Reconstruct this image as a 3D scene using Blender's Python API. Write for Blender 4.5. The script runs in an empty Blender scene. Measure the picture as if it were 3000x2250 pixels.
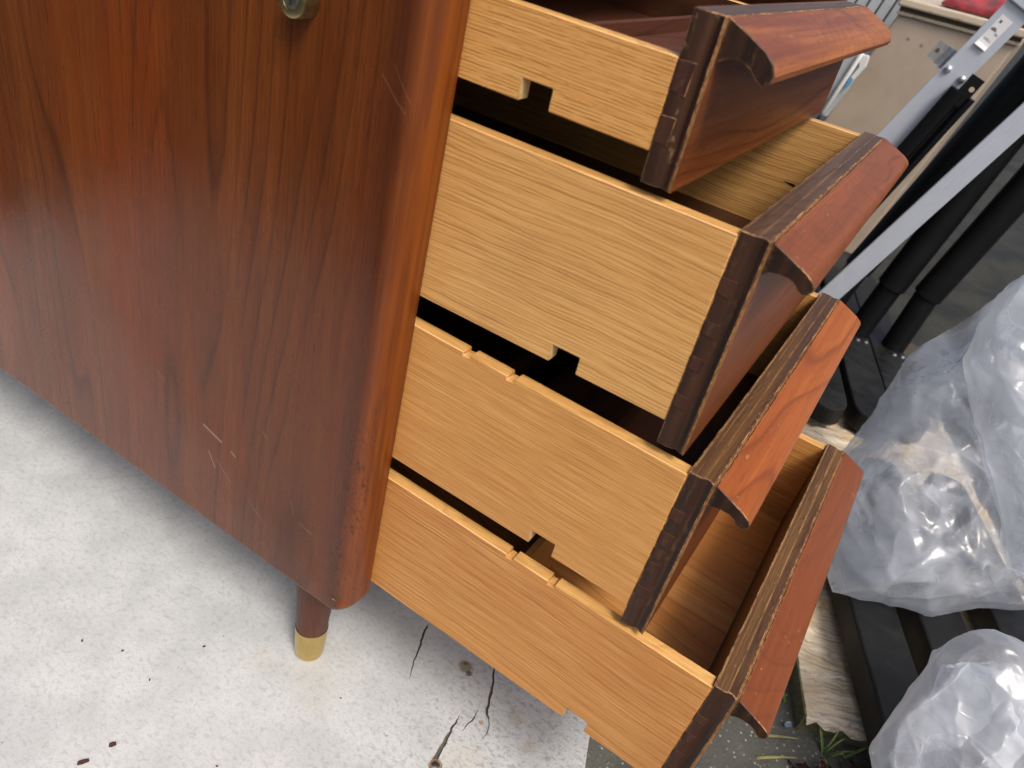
import bpy, bmesh, math, random
import numpy as np
from mathutils import Vector, Matrix, noise

random.seed(7)
S = bpy.context.scene
COL = S.collection

# ------------------------------------------------------------------ camera
cam_d = bpy.data.cameras.new("camera")
cam = bpy.data.objects.new("camera", cam_d)
COL.objects.link(cam)
S.camera = cam
cam_d.sensor_width = 36.0
cam_d.lens = 27.34
cam_d.clip_start = 0.02
cam_d.clip_end = 600.0
RIGHT = Vector((0.82807, 0.51756, 0.21547))
DOWN = Vector((0.45017, -0.38480, -0.80578))
FWD = Vector((-0.33413, 0.76424, -0.55163))
CAMLOC = Vector((0.24779, -0.35409, 0.71806))
mw = Matrix.Identity(4)
for i in range(3):
    mw[i][0] = RIGHT[i]
    mw[i][1] = -DOWN[i]
    mw[i][2] = -FWD[i]
    mw[i][3] = CAMLOC[i]
cam.matrix_world = mw
cam_d.dof.use_dof = True
cam_d.dof.focus_distance = 0.66
cam_d.dof.aperture_fstop = 11.0

# ------------------------------------------------------------------ light
world = bpy.data.worlds.new("World")
S.world = world
world.use_nodes = True
wn = world.node_tree.nodes
wl = world.node_tree.links
bgn = wn["Background"]
sky = wn.new("ShaderNodeTexSky")
sky.sky_type = 'NISHITA'
sky.sun_disc = False
SUN_EL, SUN_AZ = math.radians(54), math.radians(127)   # azimuth measured clockwise from +Y
sky.sun_elevation = SUN_EL
sky.sun_rotation = SUN_AZ
sky.air_density = 1.0
sky.dust_density = 6.0
sky.ozone_density = 1.0
wl.new(sky.outputs[0], bgn.inputs[0])
bgn.inputs[1].default_value = 0.11
sun_d = bpy.data.lights.new("sun", 'SUN')
sun_d.energy = 1.5
sun_d.angle = math.radians(15)
sun_d.color = (1.0, 0.96, 0.91)
sun = bpy.data.objects.new("sun", sun_d)
COL.objects.link(sun)
sd = Vector((math.sin(SUN_AZ) * math.cos(SUN_EL), math.cos(SUN_AZ) * math.cos(SUN_EL), math.sin(SUN_EL)))
sun.rotation_euler = sd.to_track_quat('Z', 'Y').to_euler()
sun.location = sd * 5
S.view_settings.view_transform = 'Standard'
S.view_settings.look = 'None'
S.view_settings.gamma = 1.0
S.view_settings.use_curve_mapping = False
S.view_settings.exposure = 0.55
S.cycles.transparent_max_bounces = 24

# ------------------------------------------------------------------ node helpers
class G:
    """Small wrapper to write node graphs as expressions."""
    def __init__(self, name):
        self.m = bpy.data.materials.new(name)
        self.m.use_nodes = True
        self.t = self.m.node_tree
        self.n = self.t.nodes
        self.l = self.t.links
        self.out = self.n["Material Output"]
        self.b = self.n["Principled BSDF"]
        tc = self.n.new("ShaderNodeTexCoord")
        self.obj = tc.outputs["Object"]
        sp = self.n.new("ShaderNodeSeparateXYZ")
        self.l.new(self.obj, sp.inputs[0])
        self.x, self.y, self.z = sp.outputs[0], sp.outputs[1], sp.outputs[2]
        geo = self.n.new("ShaderNodeNewGeometry")
        self.nrm = geo.outputs["Normal"]

    def _s(self, sock, v):
        if isinstance(v, (int, float)):
            sock.default_value = v
        elif isinstance(v, (tuple, list)):
            sock.default_value = tuple(v) if len(v) == len(sock.default_value) else tuple(v) + (1.0,)
        else:
            self.l.new(v, sock)

    def mt(self, op, a, b=0.0, c=None, clamp=False):
        nd = self.n.new("ShaderNodeMath")
        nd.operation = op
        nd.use_clamp = clamp
        self._s(nd.inputs[0], a)
        self._s(nd.inputs[1], b)
        if c is not None:
            self._s(nd.inputs[2], c)
        return nd.outputs[0]

    def add(self, a, b): return self.mt('ADD', a, b)
    def sub(self, a, b): return self.mt('SUBTRACT', a, b)
    def mul(self, a, b): return self.mt('MULTIPLY', a, b)
    def fract(self, a): return self.mt('FRACT', a)

    def vec(self, x, y, z):
        nd = self.n.new("ShaderNodeCombineXYZ")
        for i, v in enumerate((x, y, z)):
            self._s(nd.inputs[i], v)
        return nd.outputs[0]

    def noise(self, v, scale=1.0, detail=2.0, rough=0.5, dist=0.0):
        nd = self.n.new("ShaderNodeTexNoise")
        self.l.new(v, nd.inputs["Vector"])
        nd.inputs["Scale"].default_value = scale
        nd.inputs["Detail"].default_value = detail
        nd.inputs["Roughness"].default_value = rough
        nd.inputs["Distortion"].default_value = dist
        return nd.outputs[0]

    def voro(self, v, scale=1.0, feature='F1', out="Distance", rnd=1.0):
        nd = self.n.new("ShaderNodeTexVoronoi")
        nd.feature = feature
        self.l.new(v, nd.inputs["Vector"])
        nd.inputs["Scale"].default_value = scale
        nd.inputs["Randomness"].default_value = rnd
        return nd.outputs[out]

    def rng(self, f, a, b, c=0.0, d=1.0, smooth=True):
        nd = self.n.new("ShaderNodeMapRange")
        nd.interpolation_type = 'SMOOTHSTEP' if smooth else 'LINEAR'
        nd.clamp = True
        self._s(nd.inputs[0], f)
        for i, v in enumerate((a, b, c, d)):
            nd.inputs[i + 1].default_value = v
        return nd.outputs[0]

    def ramp(self, f, stops):
        nd = self.n.new("ShaderNodeValToRGB")
        self.l.new(f, nd.inputs[0])
        e = nd.color_ramp.elements
        while len(e) < len(stops):
            e.new(0.5)
        for el, (p, c) in zip(e, stops):
            el.position = p
            el.color = tuple(c) + (1.0,) if len(c) == 3 else c
        return nd.outputs[0]

    def mix(self, f, a, b, mode='MIX'):
        nd = self.n.new("ShaderNodeMix")
        nd.data_type = 'RGBA'
        nd.blend_type = mode
        nd.clamp_factor = True
        self._s(nd.inputs[0], f)
        self._s(nd.inputs[6], a)
        self._s(nd.inputs[7], b)
        return nd.outputs[2]

    def bump(self, h, strength=0.3, dist=0.001):
        nd = self.n.new("ShaderNodeBump")
        nd.inputs["Strength"].default_value = strength
        nd.inputs["Distance"].default_value = dist
        self.l.new(h, nd.inputs["Height"])
        self.l.new(nd.outputs[0], self.b.inputs["Normal"])
        return nd.outputs[0]

    def seg(self, p0, p1, w, axes='xz'):
        """mask of a scratch from p0 to p1 (2D) of half width w, fading softly"""
        u = self.x if axes[0] == 'x' else self.y
        v = self.z if axes[1] == 'z' else self.y
        dx, dy = p1[0] - p0[0], p1[1] - p0[1]
        L = math.hypot(dx, dy)
        dx, dy = dx / L, dy / L
        du, dv = self.sub(u, p0[0]), self.sub(v, p0[1])
        along = self.add(self.mul(du, dx), self.mul(dv, dy))
        across = self.mt('ABSOLUTE', self.sub(self.mul(du, -dy), self.mul(dv, -dx)))
        m = self.rng(across, w * 0.4, w, 1, 0)
        m = self.mul(m, self.rng(along, -0.001, 0.001))
        return self.mul(m, self.rng(along, L - 0.001, L + 0.001, 1, 0))

    def fin(self, col, rough=0.5, **kw):
        self._s(self.b.inputs["Base Color"], col)
        self._s(self.b.inputs["Roughness"], rough)
        for k, v in kw.items():
            self._s(self.b.inputs[k.replace('_', ' ')], v)
        return self.m


def axes_of(g, axis):
    """along, across, across2 coordinate sockets for a grain axis"""
    return {'x': (g.x, g.z, g.y), 'y': (g.y, g.z, g.x), 'z': (g.z, g.x, g.y)}[axis]


def oak(name, seed, axis='x', base=(0.64, 0.335, 0.095), dark=(0.40, 0.17, 0.038), band=0.5, bandscale=10.0,
        lf=330.0, gate_l=45.0, dash=0.6, wob=0.010, red=0.3, rough=0.5, fig=9.0):
    g = G(name)
    a, c, d = axes_of(g, axis)
    a = g.add(a, seed * 1.37)
    low = g.noise(g.vec(g.mul(a, 3.0), g.mul(c, 7.0), g.mul(d, 5.0)), 1.0, 2.0)
    cw = g.add(c, g.mul(g.sub(low, 0.5), wob * 4))
    fine = g.noise(g.vec(g.mul(a, 26.0), g.mul(c, 90.0), d), 1.0, 3.0)
    cw = g.add(cw, g.mul(g.sub(fine, 0.5), wob * 0.30))
    fld = g.noise(g.vec(g.mul(a, 0.9), g.mul(cw, bandscale), g.mul(d, 4.0)), 1.0, 1.5, 0.45)
    ring = g.add(g.mul(fld, fig), g.mul(cw, lf * 0.42))
    bands = g.fract(ring)
    bm = g.ramp(bands, [(0.0, (0.25,) * 3), (0.15, (0.0,) * 3), (0.55, (0.3,) * 3), (0.88, (1.0,) * 3), (1.0, (0.25,) * 3)])
    # open pores: thin broken lines following the same figure
    pl = g.fract(g.add(g.mul(ring, 3.0), g.mul(fine, 0.9)))
    line = g.rng(g.mt('ABSOLUTE', g.sub(pl, 0.5)), 0.10, 0.30, 1, 0)
    gate = g.noise(g.vec(g.mul(a, gate_l), g.mul(cw, lf * 1.1), g.mul(d, lf)), 1.0, 1.0)
    g2 = g.noise(g.vec(g.mul(a, gate_l * 2.3), g.mul(c, lf * 2.2), g.mul(d, lf)), 1.0, 1.0)
    dm = g.mul(line, g.rng(gate, 0.38, 0.52))
    dm = g.mt('MAXIMUM', dm, g.mul(g.rng(g2, 0.60, 0.72), 0.7))
    dm = g.mul(dm, g.add(0.45, g.mul(bm, 0.55)))
    fib = g.noise(g.vec(g.mul(a, 16.0), g.mul(cw, 1100.0), g.mul(d, 1100.0)), 1.0, 3.0, 0.6)
    tint = g.noise(g.vec(g.mul(a, 2.0), g.mul(c, 16.0), g.mul(d, 3.0)), 1.0, 3.0)
    col = g.mix(g.mul(bm, band), base, dark)
    col = g.mix(g.mul(g.rng(tint, 0.4, 0.72), red), col, (0.48, 0.185, 0.045))
    smu = g.noise(g.vec(g.mul(a, 5.0), g.mul(c, 12.0), d), 1.0, 4.0, 0.65)
    col = g.mix(g.rng(smu, 0.52, 0.80, 0.0, 0.30), col, (0.30, 0.13, 0.04))
    col = g.mix(g.mul(dm, dash), col, (0.24, 0.085, 0.015))
    col = g.mix(g.rng(fib, 0.45, 0.70, 0.0, 0.50), col, (0.74, 0.45, 0.165))
    col = g.mix(g.rng(fib, 0.28, 0.45, 0.40, 0.0), col, (0.36, 0.145, 0.032))
    h = g.sub(g.mul(fib, 0.5), g.mul(dm, 1.0))
    g.bump(h, 0.25, 0.0006)
    g.b.inputs["Specular IOR Level"].default_value = 0.35
    return g.fin(col, rough)


def dark_wood(name, seed, axis='z', c0=(0.11, 0.030, 0.009), c1=(0.022, 0.0065, 0.003), c2=(0.17, 0.06, 0.018),
              lines=16.0, ac=7.0, al=0.9, rough=0.3, lin=0.8, coat=0.0, bump=0.12, red=(0.16, 0.032, 0.008), fres=0.2, wigamp=0.010, linear=3.0,
              stk=(2.5, 90.0, 0.75), dark=None, nick=0.0):
    g = G(name)
    a, c, d = axes_of(g, axis)
    a = g.add(a, seed * 2.11)
    wig = g.noise(g.vec(g.mul(a, 7.0), g.mul(c, 22.0), g.mul(d, 22.0)), 1.0, 3.0)
    cw = g.add(c, g.mul(g.sub(wig, 0.5), wigamp))
    fld = g.noise(g.vec(g.mul(a, al), g.mul(cw, ac), g.mul(d, ac * 0.6)), 1.0, 1.5, 0.45)
    bands = g.fract(g.add(g.mul(fld, lines), g.mul(cw, lines * linear)))
    bm = g.ramp(bands, [(0.0, (0.55,) * 3), (0.06, (0.08,) * 3), (0.5, (0.12,) * 3), (0.83, (0.35,) * 3), (0.95, (1.0,) * 3), (1.0, (0.6,) * 3)])
    pres = g.noise(g.vec(g.mul(a, 1.4), g.mul(c, 30.0), d), 1.0, 2.0)
    bm2 = g.mul(bm, g.rng(pres, 0.3, 0.62, 0.3, 1.0))
    fib = g.noise(g.vec(g.mul(a, 14.0), g.mul(c, 700.0), g.mul(d, 700.0)), 1.0, 3.0, 0.6)
    pore = g.rng(g.noise(g.vec(g.mul(a, 55.0), g.mul(c, 1300.0), g.mul(d, 1300.0)), 1.0, 1.0), 0.6, 0.72)
    tint = g.noise(g.vec(g.mul(a, 1.1), g.mul(c, 11.0), g.mul(d, 6.0)), 1.0, 2.0)
    streak = g.noise(g.vec(g.mul(a, stk[0]), g.mul(cw, stk[1]), g.mul(d, 60.0)), 1.0, 3.0)
    col = g.mix(g.rng(tint, 0.36, 0.66), c0, red)
    col = g.mix(g.rng(streak, 0.45, 0.72, 0.0, stk[2]), col, c2)
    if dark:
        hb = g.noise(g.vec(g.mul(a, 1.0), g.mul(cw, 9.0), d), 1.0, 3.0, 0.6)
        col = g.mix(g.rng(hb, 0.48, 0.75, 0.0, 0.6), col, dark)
    col = g.mix(g.mul(bm2, lin), col, c1)
    col = g.mix(g.rng(fib, 0.3, 0.75, 0.0, 0.4), col, c1)
    col = g.mix(g.mul(pore, 0.45), col, c1)
    hgt = g.sub(g.mul(fib, 0.5), pore)
    if nick:
        nk = g.noise(g.vec(g.mul(g.x, 210.0), g.mul(g.add(g.y, g.mul(g.z, 0.7)), 120.0), g.mul(g.z, 210.0)), 1.0, 2.0, 0.6, 1.0)
        nz = g.noise(g.obj, 38.0, 2.0, 0.5)
        nm = g.mul(g.rng(nk, 0.66, 0.72), g.rng(nz, 0.46, 0.60))
        col = g.mix(g.mul(nm, nick), col, (0.46, 0.26, 0.12))
        dk = g.mul(g.rng(nk, 0.27, 0.33, 1, 0), g.rng(nz, 0.40, 0.55))
        col = g.mix(g.mul(dk, nick), col, c1)
        hgt = g.sub(hgt, g.mul(g.add(nm, dk), 2.0))
    g.bump(hgt, bump, 0.0005)
    g.col, g.fib = col, fib
    g.fin(col, rough, Coat_Weight=coat, Coat_Roughness=0.18)
    g.b.inputs["Specular IOR Level"].default_value = fres
    return g


def end_wood(name, base=(0.023, 0.0115, 0.0075), hi=(0.058, 0.024, 0.013), scuff=(0.30, 0.19, 0.09), amount=1.0, seed=0.0, rough=0.42):
    g = G(name)
    a = g.add(g.z, seed)
    n1 = g.noise(g.vec(g.mul(a, 9.0), g.mul(g.x, 120.0), g.mul(g.y, 120.0)), 1.0, 3.0)
    n2 = g.noise(g.vec(g.mul(a, 160.0), g.mul(g.x, 420.0), g.mul(g.y, 420.0)), 1.0, 3.0, 0.7)
    zone = g.noise(g.vec(g.mul(a, 26.0), g.mul(g.x, 140.0), g.y), 1.0, 2.0)
    sm = g.mul(g.rng(n2, 0.48, 0.64), g.rng(zone, 0.50, 0.64))
    col = g.mix(g.rng(n1, 0.3, 0.7), base, hi)
    col = g.mix(g.mul(sm, 0.8 * amount), col, scuff)
    g.bump(g.add(n2, g.mul(n1, 0.6)), 0.22, 0.0007)
    return g.fin(col, rough, Specular_IOR_Level=0.22)


def plain(name, col, rough=0.5, metal=0.0, nscale=60.0, var=0.15, bump=0.0, **kw):
    g = G(name)
    n = g.noise(g.obj, nscale, 4.0, 0.6)
    n2 = g.noise(g.obj, nscale * 0.13, 3.0, 0.6)
    f = g.add(g.mul(n, 0.5), g.mul(n2, 0.5))
    c = g.mix(g.rng(f, 0.3, 0.7), tuple(v * (1 - var) for v in col), tuple(min(1, v * (1 + var)) for v in col))
    if bump:
        g.bump(n, bump, 0.001)
    g.fin(c, rough, Metallic=metal, **kw)
    return g.m


# ------------------------------------------------------------------ mesh helpers
def link(name, verts, faces, mats, parent=None, smooth=None, loc=None, rot=None):
    me = bpy.data.meshes.new(name)
    me.from_pydata([tuple(v) for v in verts], [], faces)
    bm = bmesh.new()
    bm.from_mesh(me)
    bmesh.ops.recalc_face_normals(bm, faces=bm.faces)
    bm.to_mesh(me)
    bm.free()
    ob = bpy.data.objects.new(name, me)
    COL.objects.link(ob)
    for m in (mats if isinstance(mats, (list, tuple)) else [mats]):
        me.materials.append(m)
    if parent:
        ob.parent = parent
    if loc is not None:
        ob.location = loc
    if rot is not None:
        ob.rotation_euler = rot
    if smooth is not None:
        for p in me.polygons:
            p.use_smooth = True
        me.set_sharp_from_angle(angle=math.radians(smooth))
    return ob


def bevel(ob, w, seg=2, mat=None, limit='ANGLE', ang=30):
    m = ob.modifiers.new("edge", 'BEVEL')
    m.width = w
    m.segments = seg
    m.limit_method = limit
    m.angle_limit = math.radians(ang)
    m.use_clamp_overlap = True
    if mat is not None:
        m.material = mat
    return ob


def prism(poly, axis, a, b):
    """extrude a 2D polygon. axis 'y': poly=(x,z); 'z': poly=(x,y); 'x': poly=(y,z)"""
    def P(p, t):
        if axis == 'y': return (p[0], t, p[1])
        if axis == 'z': return (p[0], p[1], t)
        return (t, p[0], p[1])
    n = len(poly)
    v = [P(p, a) for p in poly] + [P(p, b) for p in poly]
    f = [tuple(range(n))[::-1], tuple(range(n, 2 * n))]
    for i in range(n):
        j = (i + 1) % n
        f.append((i, j, n + j, n + i))
    return v, f


def box(x0, x1, y0, y1, z0, z1):
    return prism([(x0, y0), (x1, y0), (x1, y1), (x0, y1)], 'z', z0, z1)


def join(*parts):
    V, F = [], []
    for v, f in parts:
        o = len(V)
        V += list(v)
        F += [tuple(i + o for i in q) for q in f]
    return V, F


def lathe(prof, n=32):
    """prof = list of (r, z)"""
    V, F = [], []
    for r, z in prof:
        for k in range(n):
            t = 2 * math.pi * k / n
            V.append((r * math.cos(t), r * math.sin(t), z))
    for i in range(len(prof) - 1):
        for k in range(n):
            j = (k + 1) % n
            F.append((i * n + k, i * n + j, (i + 1) * n + j, (i + 1) * n + k))
    F.append(tuple(range(n))[::-1])
    F.append(tuple(range((len(prof) - 1) * n, len(prof) * n)))
    return V, F


def along(vf, p0, p1, roll=None):
    """place geometry built along +z (0..1 free length) from p0 towards p1"""
    p0, p1 = Vector(p0), Vector(p1)
    d = (p1 - p0).normalized()
    q = d.to_track_quat('Z', 'Y').to_matrix()
    if roll is not None:
        xr = Vector(roll)
        xr = (xr - d * xr.dot(d)).normalized()
        yr = d.cross(xr)
        q = Matrix((xr, yr, d)).transposed()
    return [p0 + q @ Vector(v) for v in vf[0]], vf[1]


def assign(ob, fn):
    for p in ob.data.polygons:
        p.material_index = fn(p.normal, p.center)


def empty(name, loc=(0, 0, 0), rot=(0, 0, 0)):
    o = bpy.data.objects.new(name, None)
    o.empty_display_size = 0.05
    o.location = loc
    o.rotation_euler = rot
    COL.objects.link(o)
    return o


def tag(o, label=None, cat=None, group=None, kind=None):
    for k, v in (("label", label), ("category", cat), ("group", group), ("kind", kind)):
        if v:
            o[k] = v
    return o


# ------------------------------------------------------------------ materials
M_black = plain("black_coated_steel", (0.005, 0.0055, 0.0065), 0.5, 0.0, 180, 0.3, 0.05, Specular_IOR_Level=0.2)

# walnut veneer of the desk end panel, with its scratches and worn front edge
wg = dark_wood("walnut_veneer", 3.0, 'z', c0=(0.140, 0.034, 0.0050), c1=(0.016, 0.0042, 0.0018), c2=(0.21, 0.056, 0.008),
               lines=16.0, ac=8.0, al=1.05, rough=0.28, lin=0.5, linear=2.6, coat=0.0, bump=0.05, red=(0.180, 0.036, 0.0046), fres=0.40, wigamp=0.007,
               stk=(1.4, 34.0, 0.55), dark=(0.066, 0.018, 0.0038))  # dark: broad brown figure, partly standing in for shade on the panel
edge_mask = wg.rng(wg.add(wg.x, wg.mul(wg.sub(wg.noise(wg.vec(0.0, 0.0, wg.mul(wg.z, 9.0)), 1.0, 2.0), 0.5), 0.010)), -0.018, -0.003)
darkband = wg.mul(wg.rng(wg.x, -0.042, -0.016), wg.rng(wg.x, -0.011, -0.004, 1, 0))
col = wg.mix(wg.mul(darkband, 0.55), wg.col, (0.03, 0.009, 0.005))
egr = wg.noise(wg.vec(wg.mul(wg.x, 160.0), wg.mul(wg.y, 160.0), wg.mul(wg.z, 6.0)), 1.0, 3.0)
efig = wg.fract(wg.mul(wg.noise(wg.vec(wg.mul(wg.x, 50.0), wg.mul(wg.y, 50.0), wg.mul(wg.z, 4.0)), 1.0, 1.5), 5.0))
ecol = wg.mix(wg.rng(egr, 0.3, 0.7), (0.215, 0.054, 0.0065), (0.13, 0.031, 0.005))
ecol = wg.mix(wg.rng(efig, 0.6, 0.98, 0.0, 0.38), ecol, (0.10, 0.024, 0.007))
ecol = wg.mix(wg.rng(wg.fib, 0.35, 0.75, 0.0, 0.35), ecol, (0.09, 0.022, 0.006))
col = wg.mix(edge_mask, col, ecol)
dent_n = wg.noise(wg.vec(wg.mul(wg.add(wg.x, wg.mul(wg.z, 0.25)), 190.0), wg.mul(wg.y, 190.0), wg.mul(wg.z, 75.0)), 1.0, 4.0, 0.75, 0.6)
dent_zone = wg.mul(wg.mul(wg.rng(wg.x, -0.034, -0.012), wg.rng(wg.y, 0.004, 0.016, 1, 0)), wg.rng(wg.z, 0.30, 0.44, 1, 0))
chips = wg.mul(wg.rng(dent_n, 0.60, 0.70), dent_zone)
gouge = wg.mul(wg.rng(dent_n, 0.34, 0.43, 1, 0), dent_zone)
col = wg.mix(wg.mul(gouge, 0.55), col, (0.03, 0.010, 0.006))
pale = wg.mul(wg.rng(dent_n, 0.70, 0.76), wg.mul(wg.rng(wg.x, -0.03, -0.012), wg.rng(wg.y, 0.004, 0.018, 1, 0)))
col = wg.mix(wg.mul(pale, 0.7), col, (0.52, 0.33, 0.24))
for p0, p1, w, s in [((-0.1725, 0.272), (-0.150, 0.2655), 0.0016, 0.35), ((-0.1395, 0.2625), (-0.1335, 0.260), 0.0016, 0.30),
                     ((-0.166, 0.247), (-0.158, 0.232), 0.0006, 0.55), ((-0.156, 0.243), (-0.139, 0.227), 0.0004, 0.35),
                     ((-0.118, 0.222), (-0.094, 0.205), 0.0003, 0.3), ((-0.060, 0.236), (-0.044, 0.232), 0.0004, 0.35),
                     ((-0.105, 0.306), (-0.099, 0.300), 0.0004, 0.25), ((-0.230, 0.297), (-0.220, 0.291), 0.0006, 0.2),
                     ((-0.250, 0.350), (-0.247, 0.340), 0.0004, 0.2), ((-0.030, 0.605), (-0.012, 0.588), 0.0008, 0.06),
                     ((-0.022, 0.612), (-0.010, 0.594), 0.0004, 0.08), ((-0.070, 0.255), (-0.066, 0.240), 0.0003, 0.3)]:
    col = wg.mix(wg.mul(wg.seg(p0, p1, w), s * 0.75), col, (0.62, 0.45, 0.36))
wg._s(wg.b.inputs["Base Color"], col)
wg.bump(wg.add(wg.mul(wg.fib, 0.10), wg.mul(wg.sub(chips, gouge), 1.6)), 0.55, 0.0011)
wg._s(wg.b.inputs["Roughness"], wg.add(wg.rng(wg.noise(wg.obj, 18.0, 4.0, 0.6), 0.3, 0.7, 0.22, 0.31), wg.mul(edge_mask, 0.12)))
M_walnut = wg.m

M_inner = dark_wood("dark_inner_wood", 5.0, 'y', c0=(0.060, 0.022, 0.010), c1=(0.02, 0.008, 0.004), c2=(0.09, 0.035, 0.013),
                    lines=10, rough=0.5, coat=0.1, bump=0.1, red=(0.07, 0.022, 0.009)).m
M_tray = dark_wood("tray_wood", 6.0, 'y', c0=(0.115, 0.040, 0.020), c1=(0.05, 0.018, 0.010), c2=(0.16, 0.07, 0.035),
                   lines=14, rough=0.4, coat=0.0, bump=0.12, red=(0.10, 0.034, 0.018)).m
M_floorwood = dark_wood("drawer_floor_veneer", 8.0, 'x', c0=(0.58, 0.26, 0.075), c1=(0.30, 0.115, 0.030), c2=(0.66, 0.33, 0.10),
                        lines=26, ac=14.0, al=1.2, rough=0.5, coat=0.05, bump=0.08, red=(0.50, 0.20, 0.055), lin=0.7).m
M_desk = dark_wood("walnut_carcass", 9.0, 'x', rough=0.4).m

M_teak_front = [dark_wood("teak_front_%d" % i, 11.0 + 3 * i, 'y', c0=(0.150, 0.045, 0.013), c1=(0.045, 0.014, 0.006), c2=(0.25, 0.080, 0.020),
                          lines=14, ac=22.0, al=1.6, rough=0.36, coat=0.0, bump=0.14, red=(0.18, 0.046, 0.012), lin=0.75, nick=0.35).m for i in range(4)]
PULLC = [((0.28, 0.078, 0.017), (0.075, 0.022, 0.008)), ((0.205, 0.055, 0.014), (0.085, 0.024, 0.008)),
         ((0.33, 0.090, 0.017), (0.15, 0.037, 0.009)), ((0.225, 0.064, 0.018), (0.10, 0.028, 0.010))]
M_pull = [dark_wood("teak_pull_%d" % i, 31.0 + 7 * i, 'y', c0=PULLC[i][0], c1=PULLC[i][1], c2=((0.46, 0.15, 0.030), (0.30, 0.085, 0.020), (0.43, 0.14, 0.028), (0.31, 0.100, 0.028))[i],
                    lines=16, ac=16.0, al=(9.0, 7.0, 2.0, 3.0)[i], rough=0.38, coat=0.0, bump=0.16,
                    red=((0.20, 0.050, 0.012), (0.16, 0.040, 0.011), (0.27, 0.066, 0.014), (0.175, 0.046, 0.014))[i], lin=0.75, nick=0.6).m for i in range(4)]
M_top = []
for i in range(4):
    tg = dark_wood("dark_top_edge_%d" % i, 51.0 + 5 * i, 'y', c0=((0.105, 0.060, 0.040), (0.115, 0.064, 0.040), (0.090, 0.041, 0.015), (0.112, 0.052, 0.020))[i], c1=(0.034, 0.015, 0.008),
                   c2=((0.17, 0.10, 0.06), (0.20, 0.115, 0.065), (0.17, 0.082, 0.027), (0.20, 0.100, 0.036))[i],
                   lines=60, ac=40.0, al=1.5, rough=0.42, coat=0.0, bump=0.25, red=(0.085, 0.042, 0.022), lin=0.75, nick=0.5)
    col = tg.col
    wn_ = tg.noise(tg.vec(tg.mul(tg.x, 300.0), tg.mul(tg.y, 45.0), tg.z), 1.0, 3.0, 0.7)
    for lx_, w_, st_ in ((0.0098, 0.0007, (0.15, 0.3, 0.35, 0.6)[i]), (0.0013, 0.0008, (0.1, 0.25, 0.5, 0.55)[i]), (0.0045, 0.0004, (0.0, 0.15, 0.35, 0.25)[i])):
        dd = tg.mt('ABSOLUTE', tg.sub(tg.add(tg.x, tg.mul(tg.sub(wn_, 0.5), 0.0012)), lx_))
        col = tg.mix(tg.mul(tg.rng(dd, w_ * 0.3, w_, 1, 0), tg.mul(st_, tg.rng(wn_, 0.35, 0.6))), col, (0.44, 0.26, 0.095))
    tg._s(tg.b.inputs["Base Color"], col)
    M_top.append(tg.m)
g = G("worn_edge_wood")
n = g.noise(g.obj, 170.0, 4.0, 0.7)
n2 = g.noise(g.obj, 30.0, 3.0, 0.6)
g.fin(g.mix(g.rng(g.add(g.mul(n, 0.6), g.mul(n2, 0.4)), 0.46, 0.58), (0.085, 0.032, 0.014), (0.40, 0.21, 0.085)), 0.6)
M_worn = g.m
M_ends = [end_wood("dark_end_%d" % i, seed=i * 3.7, amount=(0.9, 0.10, 0.22, 0.12)[i]) for i in range(4)]
M_capend = end_wood("pull_end_grain_shade", base=(0.014, 0.0055, 0.003), hi=(0.036, 0.014, 0.006), scuff=(0.16, 0.09, 0.035), amount=0.5, seed=9.0, rough=0.7)  # dark end grain, with the shade on the caps put into the colour
M_tail = end_wood("tail_end_grain", base=(0.032, 0.012, 0.008), hi=(0.062, 0.024, 0.013), scuff=(0.20, 0.11, 0.06), amount=0.25, seed=4.0, rough=0.55)
M_oak = [oak("oak_side_0", 1.0, base=(0.61, 0.302, 0.084), band=0.12, lf=430, gate_l=56, dash=0.80, red=0.40, wob=0.003, fig=1.8),
         oak("oak_side_1", 4.0, base=(0.62, 0.338, 0.110), band=0.34, bandscale=9.0, lf=330, gate_l=20, dash=0.60, wob=0.008, red=0.30, fig=5.0),
         oak("oak_side_2", 7.0, base=(0.58, 0.275, 0.072), band=0.18, bandscale=7.0, lf=420, gate_l=26, dash=0.55, wob=0.003, red=0.50, fig=2.5),
         oak("oak_side_3", 9.0, base=(0.52, 0.218, 0.052), band=0.55, bandscale=10.0, lf=170, gate_l=6, dash=0.55, wob=0.006, red=0.8, fig=6.0)]
M_oak_edge = oak("oak_edge", 12.0, base=(0.64, 0.36, 0.115), band=0.25, lf=420, gate_l=30, dash=0.45, red=0.25, rough=0.45)
M_oak_cut = plain("oak_saw_cut", (0.58, 0.40, 0.18), 0.7, 0, 260, 0.25, 0.3)
M_brass = plain("worn_brass", (0.62, 0.46, 0.18), 0.20, 1.0, 260, 0.07, 0.03)
M_oldbrass = plain("tarnished_brass", (0.34, 0.27, 0.13), 0.36, 1.0, 150, 0.35, 0.08)
M_lockplug = plain("tarnished_steel", (0.20, 0.195, 0.15), 0.5, 1.0, 260, 0.5, 0.2)
M_hole = plain("keyhole_dark", (0.006, 0.006, 0.006), 0.8)

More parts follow.
